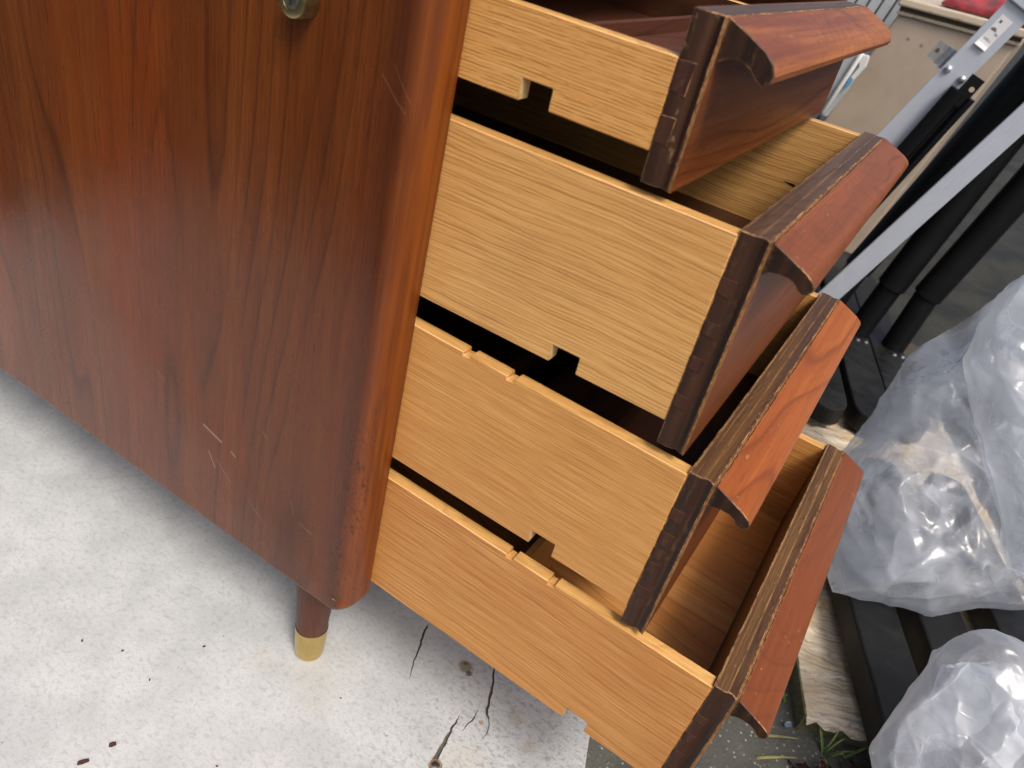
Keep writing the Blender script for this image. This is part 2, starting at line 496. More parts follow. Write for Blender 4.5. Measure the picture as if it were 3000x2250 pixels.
# ground: damp dark asphalt with pale grit
g = G("damp_asphalt")
v1 = g.voro(g.obj, 210.0)
cellc = g.voro(g.obj, 210.0, out="Color")
sp = g.n.new("ShaderNodeSeparateColor")
g.l.new(cellc, sp.inputs[0])
stone = g.mul(g.rng(v1, 0.30, 0.42, 1, 0), g.rng(sp.outputs[0], 0.45, 1.0, smooth=False))
bright = g.mul(g.rng(v1, 0.22, 0.34, 1, 0), g.rng(sp.outputs[1], 0.68, 0.85))
big = g.noise(g.obj, 5.0, 4.0, 0.6)
gr = g.noise(g.obj, 700.0, 2.0)
edge_n = g.mul(g.sub(g.noise(g.obj, 6.0, 4.0, 0.6), 0.5), 0.25)
slab = g.mul(g.rng(g.add(g.x, edge_n), 0.05, 0.20), g.rng(g.add(g.y, edge_n), 0.42, 0.55, 1, 0))   # old concrete slab beside the board, wet earth beyond
gc = g.mix(slab, g.mix(g.rng(big, 0.35, 0.65), (0.014, 0.0145, 0.013), (0.034, 0.034, 0.028)), g.mix(g.rng(big, 0.35, 0.65), (0.050, 0.052, 0.046), (0.105, 0.104, 0.090)))
gc = g.mix(g.mul(stone, g.add(0.18, g.mul(slab, 0.4))), gc, (0.19, 0.18, 0.15))
gc = g.mix(g.mul(bright, g.add(0.12, g.mul(slab, 0.6))), gc, (0.45, 0.42, 0.33))
gc = g.mix(g.rng(gr, 0.4, 0.8, 0.0, 0.4), gc, (0.015, 0.015, 0.014))
moss = g.noise(g.obj, 11.0, 5.0, 0.65)
gc = g.mix(g.rng(moss, 0.62, 0.78, 0.0, 0.6), gc, (0.045, 0.045, 0.018))
g.bump(g.sub(g.mul(stone, 0.8), g.mul(gr, 0.4)), 0.6, 0.002)
g.fin(gc, g.rng(big, 0.3, 0.7, 0.65, 0.9), Specular_IOR_Level=0.3)
M_ground = g.m

# fibre cement board
g = G("fibre_cement")
n1 = g.noise(g.vec(g.mul(g.x, 150.0), g.mul(g.y, 230.0), g.z), 1.0, 4.0, 0.7, 0.6)
n4 = g.noise(g.vec(g.mul(g.add(g.x, g.mul(g.y, 0.5)), 300.0), g.mul(g.sub(g.y, g.mul(g.x, 0.5)), 520.0), g.z), 1.0, 3.0, 0.7, 0.4)
n2 = g.noise(g.obj, 14.0, 4.0, 0.6)
n3 = g.noise(g.obj, 420.0, 3.0, 0.7)
st = g.noise(g.vec(g.mul(g.x, 9.0), g.mul(g.y, 12.0), g.z), 1.0, 5.0, 0.7)
rn = g.rng(g.x, -0.02, 0.15)          # right end of the board, where the grey mottling is stronger
cc = g.mix(g.rng(n2, 0.35, 0.65), (0.545, 0.560, 0.560), (0.455, 0.470, 0.470))
mot = g.mt('MAXIMUM', g.rng(n1, 0.48, 0.66), g.mul(g.rng(n4, 0.52, 0.66), 0.8))
cc = g.mix(g.mul(mot, g.add(0.42, g.mul(rn, 0.45))), cc, (0.27, 0.272, 0.265))
cc = g.mix(g.mul(g.rng(n3, 0.5, 0.8), 0.22), cc, (0.30, 0.30, 0.29))
cc = g.mix(g.rng(n3, 0.2, 0.45, 0.18, 0.0), cc, (0.65, 0.665, 0.66))
cc = g.mix(g.rng(st, 0.60, 0.80, 0.0, 0.16), cc, (0.45, 0.39, 0.27))
def spot(cx, cy, r, colr, s, wobble=0.006):
    global cc
    wv = g.noise(g.obj, 130.0, 3.0, 0.7)
    dx, dy = g.sub(g.x, cx), g.sub(g.y, cy)
    dd = g.mt('SQRT', g.add(g.mul(dx, dx), g.mul(dy, dy)))
    dd = g.add(dd, g.mul(g.sub(wv, 0.5), wobble))
    cc = g.mix(g.mul(g.rng(dd, r * 0.5, r, 1, 0), s), cc, colr)
spot(0.064, 0.143, 0.0095, (0.17, 0.125, 0.045), 0.75, 0.010)
spot(0.071, 0.138, 0.0040, (0.05, 0.035, 0.02), 0.8, 0.006)
spot(0.062, 0.147, 0.0030, (0.06, 0.045, 0.02), 0.6, 0.008)
spot(0.1125, 0.100, 0.0034, (0.36, 0.19, 0.07), 0.8, 0.003)
spot(0.138, 0.128, 0.012, (0.30, 0.24, 0.16), 0.35, 0.022)
spot(0.165, 0.110, 0.010, (0.30, 0.24, 0.16), 0.35, 0.022)
spot(-0.035, 0.02, 0.030, (0.50, 0.42, 0.28), 0.09, 0.05)
spot(-0.105, 0.01, 0.020, (0.50, 0.42, 0.28), 0.09, 0.04)
spot(0.125, 0.05, 0.03, (0.46, 0.40, 0.28), 0.25, 0.05)
vc = g.n.new("ShaderNodeSeparateColor")
g.l.new(g.voro(g.obj, 40.0, out="Color"), vc.inputs[0])
spk = g.mul(g.mul(g.rng(g.voro(g.obj, 40.0), 0.02, 0.05, 1, 0), g.rng(vc.outputs[0], 0.78, 0.82)), 0.7)
cc = g.mix(spk, cc, (0.10, 0.09, 0.07))
for p0, p1, w, s in [((-0.43, 0.06), (-0.36, 0.155), 0.003, 0.25), ((-0.40, 0.06), (-0.34, 0.14), 0.002, 0.2), ((-0.30, -0.02), (-0.285, -0.018), 0.0008, 0.5)]:
    cc = g.mix(g.mul(g.seg(p0, p1, w, 'xy'), s), cc, (0.35, 0.34, 0.30))
g.bump(g.add(g.mul(n1, 0.6), g.mul(n3, 0.4)), 0.35, 0.0012)
g.fin(cc, 0.75)
M_board = g.m
M_boardcore = plain("cement_core", (0.36, 0.34, 0.27), 0.9, 0, 300, 0.3, 0.3)

# ------------------------------------------------------------------ ground
gz = -0.0065
gv, gf = [], []
NG = 60
xs = [150 * (2 * i / NG - 1) ** 3 for i in range(NG + 1)]
ys = [0.6 + 150 * (2 * i / NG - 1) ** 3 for i in range(NG + 1)]
for yy in ys:
    for xx in xs:
        gv.append((xx, yy, gz + (0.0 if abs(xx) < 2.0 and -2.0 < yy < 3.2 else 0.010 * noise.noise(Vector((xx, yy, 3.0))) - 0.006)))
for j in range(NG):
    for i in range(NG):
        k = j * (NG + 1) + i
        gf.append((k, k + 1, k + NG + 2, k + NG + 1))
ground = link("ground", gv, gf, M_ground, smooth=60)
tag(ground, "dark damp asphalt ground with pale grit around the white board", kind="structure")

# ------------------------------------------------------------------ cement board with real cracks
def crack(center, widths):
    """closed outline around a polyline with half width per point"""
    L, Rr = [], []
    n = len(center)
    for i, (p, w) in enumerate(zip(center, widths)):
        a = Vector(center[max(0, i - 1)])
        b = Vector(center[min(n - 1, i + 1)])
        d = (b - a).normalized()
        nn = Vector((-d.y, d.x))
        j = random.uniform(0.75, 1.3)
        w *= 0.72
        L.append(Vector(p) + nn * w * j)
        Rr.append(Vector(p) - nn * w * random.uniform(0.75, 1.3))
    return [tuple(q) for q in L + Rr[::-1]]

def densify(pts, w, n=4, jit=0.0007):
    P, W = [], []
    for i in range(len(pts) - 1):
        for k in range(n):
            t = k / n
            P.append((pts[i][0] + (pts[i + 1][0] - pts[i][0]) * t + random.uniform(-jit, jit) * (i + k > 0),
                      pts[i][1] + (pts[i + 1][1] - pts[i][1]) * t + random.uniform(-jit, jit) * (i + k > 0)))
            W.append(w[i] + (w[i + 1] - w[i]) * t)
    P.append(pts[-1])
    W.append(w[-1])
    return P, W

holes = [crack(*densify([(0.000, 0.160), (0.003, 0.150), (0.009, 0.134), (0.017, 0.113), (0.027, 0.091)], [0.0016, 0.0017, 0.0015, 0.0010, 0.0002])),
         crack(*densify([(0.083, 0.172), (0.088, 0.163), (0.098, 0.147), (0.107, 0.123), (0.111, 0.113), (0.118, 0.108), (0.123, 0.098), (0.124, 0.083)],
                        [0.0012, 0.0014, 0.0017, 0.0020, 0.0022, 0.0006, 0.0006, 0.0002])),
         crack(*densify([(0.103, 0.109), (0.104, 0.096), (0.103, 0.080)], [0.0003, 0.0011, 0.0003])),
         crack(*densify([(0.0915, 0.093), (0.0925, 0.084), (0.0945, 0.068), (0.098, 0.050), (0.102, 0.030), (0.106, 0.012)], [0.0003, 0.0014, 0.0022, 0.0030, 0.0036, 0.004]))]
outer = [(-1.05, -0.78)]
for i in range(24):
    t = i / 24
    outer.append((-1.05 + (0.538 + 1.05) * t, -0.78 + random.uniform(-.001, .001)))
edge_pts = [(0.538, -0.78)]
for i in range(1, 40):
    t = i / 40
    edge_pts.append((0.538 + (-0.082 - 0.538) * t + random.uniform(-.0012, .0012), -0.78 + (1.00 + 0.78) * t))
outer += edge_pts + [(-0.082, 1.00), (-1.05, 1.00)]
bm = bmesh.new()
def loop(pts):
    vs = [bm.verts.new((p[0], p[1], 0.0)) for p in pts]
    return [bm.edges.new((vs[i], vs[(i + 1) % len(vs)])) for i in range(len(vs))]
E_ = loop(outer)
for h in holes:
    E_ += loop(h)
bmesh.ops.triangle_fill(bm, use_beauty=True, use_dissolve=False, edges=E_, normal=(0, 0, 1))
for f in bm.faces:
    if f.normal.z < 0:
        f.normal_flip()
top = list(bm.faces)
r = bmesh.ops.extrude_face_region(bm, geom=top)
lows = [e for e in r['geom'] if isinstance(e, bmesh.types.BMVert)]
for v in lows:
    v.co.z -= 0.006
bmesh.ops.recalc_face_normals(bm, faces=bm.faces)
for f in bm.faces:
    f.material_index = 1 if abs(f.normal.z) < 0.5 else 0
me = bpy.data.meshes.new("cement_board")
bm.to_mesh(me)
bm.free()
me.materials.append(M_board)
me.materials.append(M_boardcore)
board = bpy.data.objects.new("cement_board", me)
COL.objects.link(board)
tag(board, "cracked pale grey cement board lying flat under the desk", "board")
v, f = box(-0.03, 0.15, -0.02, 0.19, -0.0058, -0.0034)
link("packed_dirt", v, f, plain("grey_dirt", (0.11, 0.10, 0.085), 0.95, 0, 260, 0.5, 0.6), board)
sc = link("screw", *lathe([(0.0052, -0.004), (0.0052, -0.0003), (0.0046, 0.0007), (0.0030, 0.0014), (0.0006, 0.0016)], 20), plain("zinc_screw", (0.55, 0.55, 0.55), 0.3, 1.0), board, 40, loc=(0.1035, 0.0345, 0.0005))
sr = link("rust_ring", *join(lathe([(0.0068, -0.004), (0.0068, 0.0003), (0.0056, 0.0003), (0.0056, -0.004)], 20)), plain("rust", (0.30, 0.15, 0.06), 0.8, 0, 400, 0.5), board, 40, loc=(0.1035, 0.0345, 0.0))
# ------------------------------------------------------------------ desk
desk = empty("desk", (0, 0, 0))
tag(desk, "walnut desk with four dovetailed drawers pulled open in steps", "desk")
PZ0, PZ1, PX0 = 0.160, 0.715, -0.86
R0 = 0.021
# outer end panel, thick, with a large round-over along its front edge
out, nor, rad = [], [], []
rc = 0.016
path = [(PX0, PZ0, 0, -1, 0.004)]
path += [(PX0 + (-rc - PX0) * t, PZ0, 0, -1, 0.004) for t in (0.5, 0.9, 1.0)]
for k in range(1, 9):
    t = k / 8 * math.pi / 2
    path.append((-rc + rc * math.sin(t), PZ0 + rc - rc * math.cos(t), math.sin(t), -math.cos(t), 0.004 + (R0 - 0.004) * min(1, k / 7)))
path += [(0.0, PZ0 + rc + (PZ1 - PZ0 - rc) * t, 1, 0, R0) for t in (0.1, 0.4, 0.7, 1.0)]
path += [(PX0, PZ1, -0.001, 0, 0.0)]
V, F = [], []
K = 8
TH = 0.0285
np_ = len(path)
for k in range(K + 1):
    a = k / K * math.pi / 2
    for (x, z, nx, nz, r_) in path:
        ins = r_ * (1 - math.cos(a))
        dep = r_ * (1 - math.sin(a))
        V.append((x - nx * ins, dep, z - nz * ins))
for (x, z, nx, nz, r_) in path:
    V.append((x, TH, z))
rings = [K + 1] + list(range(K + 1))
for a, b in zip(rings[:-1], rings[1:]):
    for i in range(np_):
        j = (i + 1) % np_
        F.append((a * np_ + i, a * np_ + j, b * np_ + j, b * np_ + i))
F.append(tuple(K * np_ + i for i in range(np_)))
F.append(tuple((K + 1) * np_ + i for i in range(np_)))
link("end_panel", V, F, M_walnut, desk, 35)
v, f = box(PX0, 0.0, 0.3925, 0.4205, PZ0, PZ1)
bevel(link("inner_panel", v, f, M_desk, desk), 0.004, 3)
v, f = box(PX0, PX0 + 0.018, TH + 0.0005, 0.392, PZ0 + 0.004, PZ1)
link("back_panel", v, f, M_desk, desk)
v, f = box(PX0 + 0.0185, -0.02, TH + 0.0005, 0.392, PZ0 + 0.003, PZ0 + 0.013)
link("bottom_panel", v, f, M_inner, desk)
v, f = box(PX0 - 0.02, 0.012, -0.012, 1.12, PZ1 + 0.0005, PZ1 + 0.028)
bevel(link("desk_top", v, f, M_desk, desk), 0.004, 3)
v, f = box(PX0, 0.0, 1.07, 1.10, PZ0, PZ1)
bevel(link("far_panel", v, f, M_desk, desk), 0.004, 3)
for (lx, ly) in [(-0.074, 0.050), (-0.785, 0.050), (-0.074, 0.368), (-0.785, 0.368), (-0.074, 1.085), (-0.785, 1.085)]:
    lg = link("leg", *lathe([(0.0158, 0.0415), (0.0166, 0.060), (0.0195, 0.110), (0.0225, 0.1595)], 36), M_desk if lx < -0.3 else dark_wood("leg_wood", 21.0 + ly, 'z', c0=(0.105, 0.040, 0.024), c1=(0.04, 0.015, 0.010), c2=(0.14, 0.055, 0.03), lines=30, rough=0.42, red=(0.12, 0.035, 0.02), lin=0.5).m, desk, 40, loc=(lx, ly, 0))
    link("ferrule", *lathe([(0.0125, 0.0004), (0.0142, 0.0010), (0.0148, 0.0030), (0.0152, 0.0060), (0.0166, 0.0410), (0.0164, 0.0418), (0.0158, 0.0421)], 40), M_brass, lg, 30)
# lock standing proud of the end panel
LC = (-0.0885, 0.0, 0.6275)
LD = (-0.0885, -1.0, 0.6275)
lk = link("lock", *along(lathe([(0.0104, 0.0005), (0.0104, 0.0095), (0.0099, 0.0110), (0.0087, 0.0116), (0.0060, 0.0116), (0.0057, 0.0109)], 44), LC, LD), M_oldbrass, desk, 28)
pl = link("lock_plug", *along(lathe([(0.0053, 0.0), (0.0053, 0.0113), (0.0050, 0.0116)], 32), LC, LD), M_lockplug, lk, 40)
link("keyhole", *join(box(-0.0891, -0.0879, -0.0119, -0.0110, 0.6243, 0.6307), box(-0.0900, -0.0870, -0.0119, -0.0110, 0.6273, 0.6301)), M_hole, lk)

# ------------------------------------------------------------------ drawers
W = 0.36
T = 0.0176
SD = 0.0105
DR = [
    dict(X=0.1200, zb=0.6096, h=0.0462, p=-0.006, yw=-0.0023, ft=0.0224, fb=0.0160,
         tails=[(0.0305, 0.0455), (0.0055, 0.0190)], tn=[], lab="shallow top drawer with dark pen tray and scuffed end"),
    dict(X=0.1796, zb=0.4681, h=0.1178, p=-0.0126, yw=-0.0005, ft=0.0029, fb=0.0162,
         tails=[(0.0845, 0.0945), (0.0600, 0.0685), (0.0375, 0.0460), (0.0115, 0.0200)], tn=[], lab="deep second drawer with ink stain inside"),
    dict(X=0.2038, zb=0.3267, h=0.1187, p=0.0048, yw=-0.0036, ft=0.0029, fb=0.0162,
         tails=[(0.0830, 0.0920), (0.0610, 0.0720), (0.0490, 0.0570), (0.0360, 0.0450), (0.0130, 0.0220)], tn=[-0.1640, -0.1290], lab="third drawer with orange-red pull"),
    dict(X=0.2745, zb=0.1851, h=0.1204, p=0.0127, yw=-0.0013, ft=0.0029, fb=0.0162,
         tails=[(0.0830, 0.0910), (0.0600, 0.0690), (0.0370, 0.0460), (0.0130, 0.0220)], tn=[-0.1650, -0.1290], lab="lowest drawer pulled out farthest, empty inside"),
]
PROF2 = [(0.0, 0.0), (0.0100, -0.0040), (0.0200, -0.0082), (0.0246, -0.0112), (0.0262, -0.0138), (0.0262, -0.0160), (0.0246, -0.0184), (0.0218, -0.0196), (0.0196, -0.0184), (0.0172, -0.0158), (0.0130, -0.0140), (0.0080, -0.0140), (0.0035, -0.0150), (0.0, -0.0175)]
PROF1 = [(0.0, 0.0), (0.0110, -0.0045), (0.0210, -0.0090), (0.0266, -0.0135), (0.0286, -0.0180), (0.0274, -0.0215), (0.0244, -0.0235), (0.0214, -0.0222), (0.0164, -0.0180), (0.0110, -0.0160), (0.0050, -0.0165), (0.0, -0.0200)]
BACK = 0.40

for i, d in enumerate(DR):
    X, zb, h, p, yw = d['X'], d['zb'], d['h'], d['p'], d['yw']
    Y0 = 0.0299
    loc = (X, Y0 + yw * X, zb - p * X)
    dl = BACK + X
    bt = 0.010 if i == 0 else 0.013
    floor_mat = (M_inner, M_inner, M_inner, M_floorwood)[i]
    v, f = box(-dl + 0.012, -0.0005, SD + 0.0006, W - SD - 0.0006, bt, bt + 0.005)
    dr = link("drawer", v, f, floor_mat, desk, loc=loc, rot=(0, p, yw))
    dr['label'] = d['lab']
    # side boards, with the runner notch in the bottom edge and small slots in the top edge
    def side_poly(tn):
        q = [(-dl, 0.0), (-0.0801, 0.0), (-0.0801, 0.0119), (-0.0611, 0.0119), (-0.0611, 0.0), (0.0, 0.0), (0.0, h)]
        for t in sorted(tn, reverse=True):
            q += [(t + 0.0055, h), (t + 0.0053, h - 0.0027), (t, h - 0.0030), (t, h)]
        q += [(-dl, h)]
        return q
    for k, (ya, yb) in enumerate(((0.0, SD), (W - SD, W))):
        v, f = prism(side_poly(d['tn'] if k == 0 else []), 'y', ya, yb)
        so = link("side_board", v, f, [M_oak[i], M_oak_edge, M_oak_cut], dr, 30)
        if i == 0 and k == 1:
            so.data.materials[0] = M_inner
        assign(so, lambda n, c: (2 if c.z < h * 0.4 else 0) if abs(n.x) > 0.7 else (1 if n.z > 0.7 else 0))
        bevel(so, 0.0006, 1, None)
    v, f = box(-dl, -dl + 0.011, SD + 0.0005, W - SD - 0.0005, bt + 0.0055, h - 0.004)
    link("back_board", v, f, M_oak[(i + 1) % 4], dr)
    # front board with the shallow cove worked into both end faces
    zl, zh = -d['fb'], h + d['ft']
    cv = [(0.0, 0.0), (0.0075, 0.0), (0.0095, 0.0008), (0.0108, 0.0017), (0.0125, 0.0019), (0.0140, 0.0011), (0.0152, 0.0001), (0.0164, 0.0)]
    poly = [(a, b) for a, b in cv] + [(a, W - b) for a, b in cv[::-1]]
    v, f = prism(poly, 'z', zl, zh)
    v = [(a + (0.0004 if 0 else 0), b, c) for a, b, c in v]
    fr = link("drawer_front", v, f, [M_ends[i], M_top[i], M_worn], dr, 25)
    assign(fr, lambda n, c: 1 if (abs(n.z) > 0.7 or (n.x < -0.7)) else 0)
    bevel(fr, 0.0006, 2, 2, ang=50)
    # face veneer with its pale edge line
    v, f = box(0.0165, T, 0.0, W, zl, zh - 0.0002)
    fv = link("front_veneer", v, f, [M_teak_front[i], plain("veneer_edge_%d" % i, (0.24, 0.105, 0.030), 0.6, 0, 260, 0.75)], dr)
    assign(fv, lambda n, c: 0 if n.x > 0.7 else 1)
    # pull
    prof = PROF1 if i == 0 else PROF2
    v, f = prism([(T + 0.0003 + a, zh + b) for a, b in prof], 'y', 0.0002, W - 0.0002)
    pu = link("pull", v, f, [M_pull[i], M_capend, M_worn], dr, 32)
    assign(pu, lambda n, c: 1 if abs(n.y) > 0.7 else 0)
    bevel(pu, 0.0005, 2, 2, ang=60)
    # dovetails showing in the end face
    for (z0, z1) in d['tails']:
        for yb, yt in ((-0.0003, 0.003), (W - 0.003, W + 0.0003)):
            jj = random.uniform(-0.0006, 0.0006)
            q = [(0.0001, z0 + 0.0008), (0.0086 + jj, z0 - 0.0006), (0.0092 + jj, z1 + 0.0004), (0.0001, z1)]
            v, f = prism(q, 'y', yb, yt)
            tl = link("dovetail", v, f, [M_tail, M_worn], dr)
            if i == 0:
                bevel(tl, 0.00025, 1, 1, ang=40)
            else:
                bevel(tl, 0.0003, 1, None, ang=40)
    if i == 0:
        # pen tray: a dark shelf behind the front with a stepped recess
        v, f = box(-0.062, -0.0006, SD + 0.001, W - SD - 0.001, 0.026, 0.0345)
        bevel(link("pen_tray", v, f, M_tray, dr), 0.001, 2)
        v, f = box(-0.034, -0.0008, SD + 0.0012, 0.060, 0.0347, 0.0415)
        bevel(link("tray_step", v, f, M_tray, dr), 0.001, 2)
        v, f = box(-0.0660, -0.0622, SD + 0.001, W - SD - 0.001, 0.022, 0.0435)
        bevel(link("tray_rail", v, f, M_tray, dr), 0.001, 2)
    if i == 1:
        # old ink stain soaked into the far side board, a thin dark film on the wood
        pts = [(-0.045, 0.062), (-0.036, 0.0600), (-0.030, 0.0565), (-0.021, 0.0545), (-0.014, 0.0500), (-0.006, 0.0488), (-0.004, 0.0530), (-0.012, 0.0556), (-0.019, 0.0582), (-0.028, 0.0592), (-0.036, 0.0622)]
        v, f = prism(pts, 'y', W - SD - 0.0003, W - SD + 0.001)
        link("ink_stain", v, f, plain("blue_black_ink", (0.010, 0.010, 0.014), 0.5), dr)
    if i >= 2:
        for t in (-0.1640, -0.1290):
            v, f = box(t - 0.0003, t + 0.0050, SD + 0.001, W - SD - 0.001, bt + 0.006, h - 0.030 - 0.012 * (i == 2))
            if t == -0.1640 or i == 2:
                link("divider", v, f, M_oak[2] if i == 3 else M_inner, dr)

# ------------------------------------------------------------------ loose chips of wood on the board
M_chip = plain("dark_wood_chip", (0.07, 0.022, 0.014), 0.7, 0, 300, 0.4)
def chip(name, x, y, l, w, h_, rz, mat, z=0.0):
    pts = [(-l / 2, -w * 0.4), (-l * 0.1, -w / 2), (l / 2, -w * 0.2), (l * 0.45, w * 0.4), (0.0, w / 2), (-l * 0.4, w * 0.35)]
    v, f = prism(pts, 'z', 0.0003, h_)
    o = link(name, v, f, mat, loc=(x, y, z), rot=(0, 0, rz))
    return o
tag(chip("wood_chip", -0.1385, -0.1570, 0.0095, 0.0038, 0.002, 0.95, M_chip), "longest dark red wood chip near the bottom edge of the board", "chip", "wood chips on the board")
tag(chip("wood_chip", -0.1335, -0.1325, 0.0060, 0.0042, 0.002, 0.9, M_chip), "stubby dark wood chip just above the longest chip", "chip", "wood chips on the board")
for (x, y) in [(-0.163, -0.072), (-0.155, -0.015), (-0.245, -0.085), (-0.208, -0.068), (-0.05, -0.09), (-0.012, 0.030)]:
    l = random.uniform(0.0018, 0.0032)
    tag(chip("debris_speck", x, y, l, l * 0.6, 0.001, random.uniform(0, 3), M_chip), "tiny dark speck of debris on the pale board", "debris", "specks of debris on the board")

# ------------------------------------------------------------------ weathered plywood sheet behind the drawers
ply = empty("plywood_sheet", (0.398, 0.325, gz), (0, 0, math.radians(21.3)))
tag(ply, "weathered delaminating plywood sheet lying on the ground under black steel bars", "plywood")
g = G("weathered_ply")
wv = g.noise(g.obj, 24.0, 4.0, 0.7)
gn = g.noise(g.vec(g.mul(g.x, 14.0), g.mul(g.add(g.y, g.mul(wv, 0.02)), 260.0), g.mul(g.z, 100.0)), 1.0, 4.0, 0.65)
pat = g.noise(g.vec(g.mul(g.x, 14.0), g.mul(g.y, 30.0), g.z), 1.0, 5.0, 0.65, 0.8)
pc = g.ramp(gn, [(0.25, (0.20, 0.150, 0.09)), (0.45, (0.56, 0.465, 0.33)), (0.70, (0.80, 0.72, 0.57))])
pc = g.mix(g.rng(pat, 0.48, 0.62, 0.0, 0.8), pc, (0.55, 0.36, 0.15))
pc = g.mix(g.rng(pat, 0.30, 0.42, 0.8, 0.0), pc, (0.12, 0.105, 0.08))
ms = g.noise(g.obj, 8.0, 4.0, 0.6)
pc = g.mix(g.mul(g.rng(ms, 0.55, 0.7), 0.45), pc, (0.14, 0.14, 0.05))
g.bump(g.add(gn, g.mul(pat, 1.5)), 0.7, 0.003)
g.fin(pc, 0.85)
M_ply = g.m
M_plyedge = plain("mossy_ply_edge", (0.105, 0.100, 0.048), 0.9, 0, 120, 0.45, 0.5)
V, F = [], []
NX, NY = 36, 80
LX, LY, PT = 0.37, 0.77, 0.026
for j in range(NY + 1):
    for i in range(NX + 1):
        x, y = LX * i / NX, LY * j / NY
        z = PT + 0.0032 * noise.noise(Vector((x * 16, y * 40, 1.0))) + 0.0016 * noise.noise(Vector((x * 60, y * 160, 5.0)))
        pl_ = noise.noise(Vector((x * 9, y * 26, 9.0)))
        if pl_ > 0.12:
            z -= 0.0045
        if j < 2:
            z -= 0.0045 * (2 - j) / 2 * (0.5 + random.random())
        V.append((x + random.uniform(-.0006, .0006) * (i > 0), y + (random.uniform(-.004, .004) if j == 0 else 0), z))
for j in range(NY):
    for i in range(NX):
        k = j * (NX + 1) + i
        F.append((k, k + 1, k + NX + 2, k + NX + 1))
link("top_ply", V, F, M_ply, ply, 25)
v, f = box(-0.001, LX, 0.006, LY, 0.0, 0.0165)
link("core_plies", v, f, M_plyedge, ply)
v, f = box(-0.0035, -0.0012, 0.004, LY, 0.0005, PT + 0.001)
link("edge_strip", v, f, M_plyedge, ply)
M_flake = plain("pale_splinter", (0.52, 0.49, 0.43), 0.8, 0, 90, 0.3, 0.2)
for (x, y, l, w, rz, tl) in [(0.095, 0.088, 0.030, 0.008, 1.9, .25), (0.080, 0.150, 0.022, 0.010, 2.0, .5), (0.100, 0.155, 0.010, 0.009, 1.0, .5), (0.112, 0.205, 0.022, 0.010, 1.95, .45),
                             (0.045, 0.20, 0.05, 0.010, 0.1, .12), (0.105, 0.055, 0.016, 0.007, 0.6, .3), (0.05, 0.012, 0.05, 0.006, 0.05, .1), (0.02, 0.065, 0.03, 0.004, 0.2, .15)]:
    V, F = [], []
    for k in range(6):
        t = k / 5
        ww = w * (1 - 0.6 * t) / 2
        zz = tl * l * t * t + 0.001
        V += [(l * t, -ww * (1 + .3 * random.random()), zz), (l * t, ww, zz + 0.0006), (l * t, ww, zz - 0.0012), (l * t, -ww, zz - 0.0012)]
    for k in range(5):
        for q in range(4):
            F.append((k * 4 + q, k * 4 + (q + 1) % 4, k * 4 + 4 + (q + 1) % 4, k * 4 + 4 + q))
    F += [(0, 1, 2, 3), (20, 21, 22, 23)]
    link("splinter", V, F, M_flake, ply, loc=(x, y, PT - 0.001), rot=(0, 0, rz))

# ------------------------------------------------------------------ black steel legs and bars on the plywood
g = G("dusty_black_steel")
n = g.noise(g.obj, 90.0, 4.0, 0.7)
n2 = g.noise(g.obj, 16.0, 4.0, 0.7)
c_ = g.mix(g.rng(n2, 0.35, 0.7), (0.006, 0.0062, 0.0065), (0.016, 0.016, 0.016))
c_ = g.mix(g.rng(n, 0.62, 0.80, 0.0, 0.5), c_, (0.11, 0.105, 0.095))
g.bump(n, 0.12, 0.0006)
g.fin(c_, g.rng(n2, 0.3, 0.7, 0.45, 0.65), Specular_IOR_Level=0.3)
M_foot = g.m
fd = Vector((-0.31, 0.95, 0)).normalized()
fx = Vector((fd.y, -fd.x, 0))
FZ0, FZ1 = 0.030, 0.066

def foot_outline(length, hw, el):
    q = []
    for k in range(13):
        t = math.pi * k / 12
        q.append((-hw * math.cos(t), -el * math.sin(t) ** 0.8))
    for k in range(13):
        t = math.pi * k / 12
        q.append((hw * math.cos(t), length + el * math.sin(t) ** 0.8))
    return q

def place_xy(vf, tip, z0=0.0):
    return [Vector((tip[0], tip[1], z0)) + fx * a + fd * b + Vector((0, 0, c)) for a, b, c in vf[0]], vf[1]

